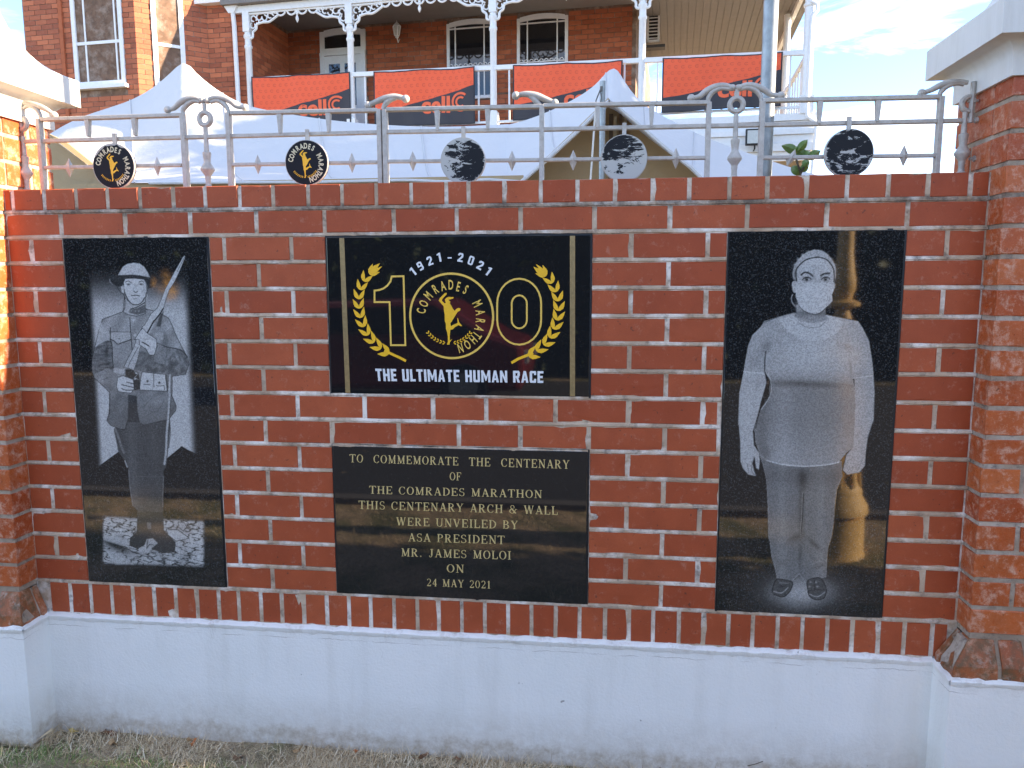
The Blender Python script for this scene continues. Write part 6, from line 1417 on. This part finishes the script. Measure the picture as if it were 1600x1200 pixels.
# dark red hatchback parked across the road
car = empty('parked_car', (-1.2, -8.1, GZ), 'dark red hatchback parked across the road, mirrored in the logo plaque', 'car'); co_ = Vector(car.location)
M['carred'] = NM('dark_red_car_paint').set(col=(.13, .008, .010), rough=.35, coat=.4)
cx_ = -1.2
prof = [(-2.0, .25), (-2.05, .55), (-1.95, .86), (-1.3, .98), (-.7, 1.42), (.9, 1.46), (1.65, 1.0), (2.02, .88), (2.05, .5), (2.0, .25)]
mb = MB(co_); mb.prism([(cx_+a, GZ+b) for a, b in prof], -8.9, -7.3); mb.build('body', M['carred'], car, bevel=.08)
mb = MB(co_); mb.prism([(cx_+a, GZ+b) for a, b in ((-1.15, 1.0), (-.65, 1.34), (.85, 1.38), (1.45, 1.0))], -8.93, -7.27); mb.build('windows', M['darkglass'], car)
for sx_ in (-1.25, 1.25):
    for yy in (-8.88, -7.32):
        mb = MB(co_); n = 18; mb.prism([(cx_+sx_+.31*math.cos(2*math.pi*i/n), GZ+.31+.31*math.sin(2*math.pi*i/n)) for i in range(n)], yy-.1, yy+.1); wv = mb.build('wheel', M['black'], car)
        mb = MB(co_); mb.prism([(cx_+sx_+.19*math.cos(2*math.pi*i/n), GZ+.31+.19*math.sin(2*math.pi*i/n)) for i in range(n)], yy-.11, yy+.11); mb.build('wheel_rim', M['galv'], car)
for yy in (-8.7, -7.5): mb = MB(co_); mb.box(cx_+1.96, cx_+2.08, yy-.12, yy+.12, GZ+.62, GZ+.78); mb.build('headlight', plain('car_lens', (.6, .6, .6), .1), car)
# ================================================================== GRASS, STRAW, LEAVES
def blades(name, n, area, hmin, hmax, wd, m, flat, seed, lab, dens=None):
    r_ = np.random.default_rng(seed); X = area[0]+(area[1]-area[0])*r_.random(n); Y = area[2]+(area[3]-area[2])*r_.random(n)
    if dens is not None:
        k = dens(X, Y) > r_.random(n); X, Y = X[k], Y[k]; n = len(X)
    h = hmin+(hmax-hmin)*r_.random(n)**1.5; a = r_.random(n)*2*np.pi; el = np.clip(flat+r_.normal(0, .35, n), .05, 1.5); bend = r_.normal(0, .6, n); a2 = r_.normal(0, .5, n); segs = 3
    P_ = np.stack([X, Y, np.full(n, GZ-.002)], 1); V = []
    wv = np.stack([-np.sin(a+.5), np.cos(a+.5), np.zeros(n)], 1)*(wd*(.6+.7*r_.random(n)))[:, None]
    for s in range(segs+1):
        f = 1-s/segs*.92; V += [P_-wv*f, P_+wv*f]
        e = np.clip(el+bend*(s/segs-.5), -.25, 1.5); aa = a+a2*s; P_ = P_+np.stack([np.cos(aa)*np.cos(e), np.sin(aa)*np.cos(e), np.sin(e)], 1)*(h/segs)[:, None]; P_[:, 2] = np.maximum(P_[:, 2], GZ+.001)
    V = np.stack(V, 1); P_[:, 1] = np.minimum(P_[:, 1], -.02); m_ = V.shape[1]
    V[:, :, 1] = np.where((V[:, :, 0] > -.17) & (V[:, :, 0] < 2.89), np.minimum(V[:, :, 1], -.014), V[:, :, 1]); V[:, :, 1] = np.where((V[:, :, 0] <= -.155), np.minimum(V[:, :, 1], -.136), V[:, :, 1])
    q = np.array([[2*s, 2*s+1, 2*s+3, 2*s+2] for s in range(segs)]); Q = (np.arange(n)[:, None, None]*m_+q[None]).reshape(-1, 4); V = V.reshape(-1, 3)
    me = bpy.data.meshes.new(name); me.vertices.add(len(V)); me.loops.add(Q.size); me.polygons.add(len(Q)); me.vertices.foreach_set('co', V.ravel()); me.loops.foreach_set('vertex_index', Q.ravel()); me.polygons.foreach_set('loop_start', np.arange(0, Q.size, 4)); me.update(calc_edges=True); me.materials.append(m)
    return tag(link(name, me), lab, None, None, 'stuff')
def blade_mat(name, cols_):
    n = NM(name); g = n.n('ShaderNodeNewGeometry'); return n.set(col=n.ramp(g.outputs['Random Per Island'], *cols_), rough=.6)
M['straw'] = blade_mat('dry_straw', ((0, (.74, .59, .38)), (.35, (.56, .41, .23)), (.6, (.80, .68, .48)), (.85, (.26, .17, .09)), (1, (.85, .75, .56))))
M['grass'] = blade_mat('green_grass', ((0, (.14, .26, .05)), (.4, (.24, .38, .09)), (.7, (.11, .19, .04)), (1, (.46, .44, .18))))
gd = lambda X, Y: np.clip((-.10-.06*X-Y)/.06+.3*np.sin(X*19+Y*23)+.3*np.sin(X*41-Y*37), 0, 1)*np.clip((.95-X)/.25, 0.05, 1)
blades('dry_grass', 100000, (-1.3, 3.0, -.42, -.005), .016, .075, .0014, M['straw'], .35, 11, 'dry straw coloured grass along the foot of the plinth', lambda X, Y: np.clip(.55+.45*np.sin(X*7+1)*np.sin(X*3.1+Y*9), .18, 1)*(1-.75*gd(X, Y)))
blades('green_grass', 32000, (-1.6, 1.4, -.60, -.03), .012, .04, .0011, M['grass'], .85, 12, 'short green grass at the lower left in front of the plinth', gd)
blades('verge_grass', 26000, (-4, 7, -2.9, -.5), .02, .06, .002, M['straw'], .6, 13, 'dry grass of the verge')
LC = {'tan': (.42, .26, .12), 'brown': (.20, .10, .05), 'orange': (.50, .17, .05), 'yellow': (.55, .38, .08)}
for k_, v_ in LC.items(): M['lf'+k_] = plain('fallen_leaf_'+k_, v_, .7, 0, 40, .3)
def atg(u, v, z):
    d = np.array([(u-800)/FPX, (v-600)/FPX, 1.0]) @ RM; q = CAM+(z-CAM[2])/d[2]*d; return q
for i, (u, v, k_, s, tilt, lab) in enumerate(((190, 1128, 'brown', .030, 1.2, 'upright curled brown leaf leaning on the plinth at the left'), (177, 1161, 'tan', .028, .2, 'flat tan leaf in the straw below the brown leaf'), (166, 1141, 'brown', .022, .5, 'dark curled leaf left of the upright brown leaf'),
        (116, 1142, 'yellow', .020, .4, 'small yellow leaf near the left plinth corner'), (302, 1160, 'orange', .020, .3, 'orange leaf scrap on the soil'), (306, 1146, 'tan', .019, .6, 'pale leaf standing among straw beside the orange scrap'), (30, 1160, 'tan', .018, .3, 'tan leaf at the far left edge of the lawn'),
        (372, 1183, 'brown', .022, .3, 'brown leaf lying between green grass and straw'), (465, 1172, 'tan', .020, .5, 'curled tan leaf in the middle of the straw'), (662, 1180, 'brown', .022, .7, 'brown leaf against the plinth foot near the middle'), (716, 1186, 'brown', .020, .6, 'brown leaf below the inscription plaque'),
        (1035, 1192, 'brown', .024, .8, 'rightmost dark brown leaf at the plinth foot'), (560, 1168, 'orange', .014, .4, 'tiny rust coloured leaf near the plinth'))):
    q = atg(u, v, GZ+.012); q[1] = min(q[1], -.03); mb = MB(); n = 7; a0 = random.random()*6; vs = [(0, 0, 0)]
    for j in range(n*2):
        a = 2*math.pi*j/(n*2); r = s*(.75+.25*math.cos(2*a))*(1 if j % 2 else .82); vs.append((r*math.cos(a), r*.62*math.sin(a), .35*s*math.cos(a*2+1)))
    mb.add(vs, [(0, 1+j, 1+(j+1) % (n*2)) for j in range(n*2)]); o = mb.build('fallen_leaf', M['lf'+k_], None, smooth=False, loc=tuple(q)); o.rotation_euler = (tilt, random.uniform(-.3, .3), a0 if tilt < .9 else .3)
    tag(o, lab, 'leaf', 'fallen leaves at the foot of the wall')
for (pts, lab) in ((((1168, 1196), (1180, 1190), (1190, 1183)), 'thin bare twig leaning on the plinth foot at the right'),):
    mb = MB(); mb.tube([(P(u, v, -.02)[0], -.022-.01*i, P(u, v, -.02)[1]) for i, (u, v) in enumerate(pts)], .0013, 5); tag(mb.build('twig', M['stem'], None), lab, 'twig')
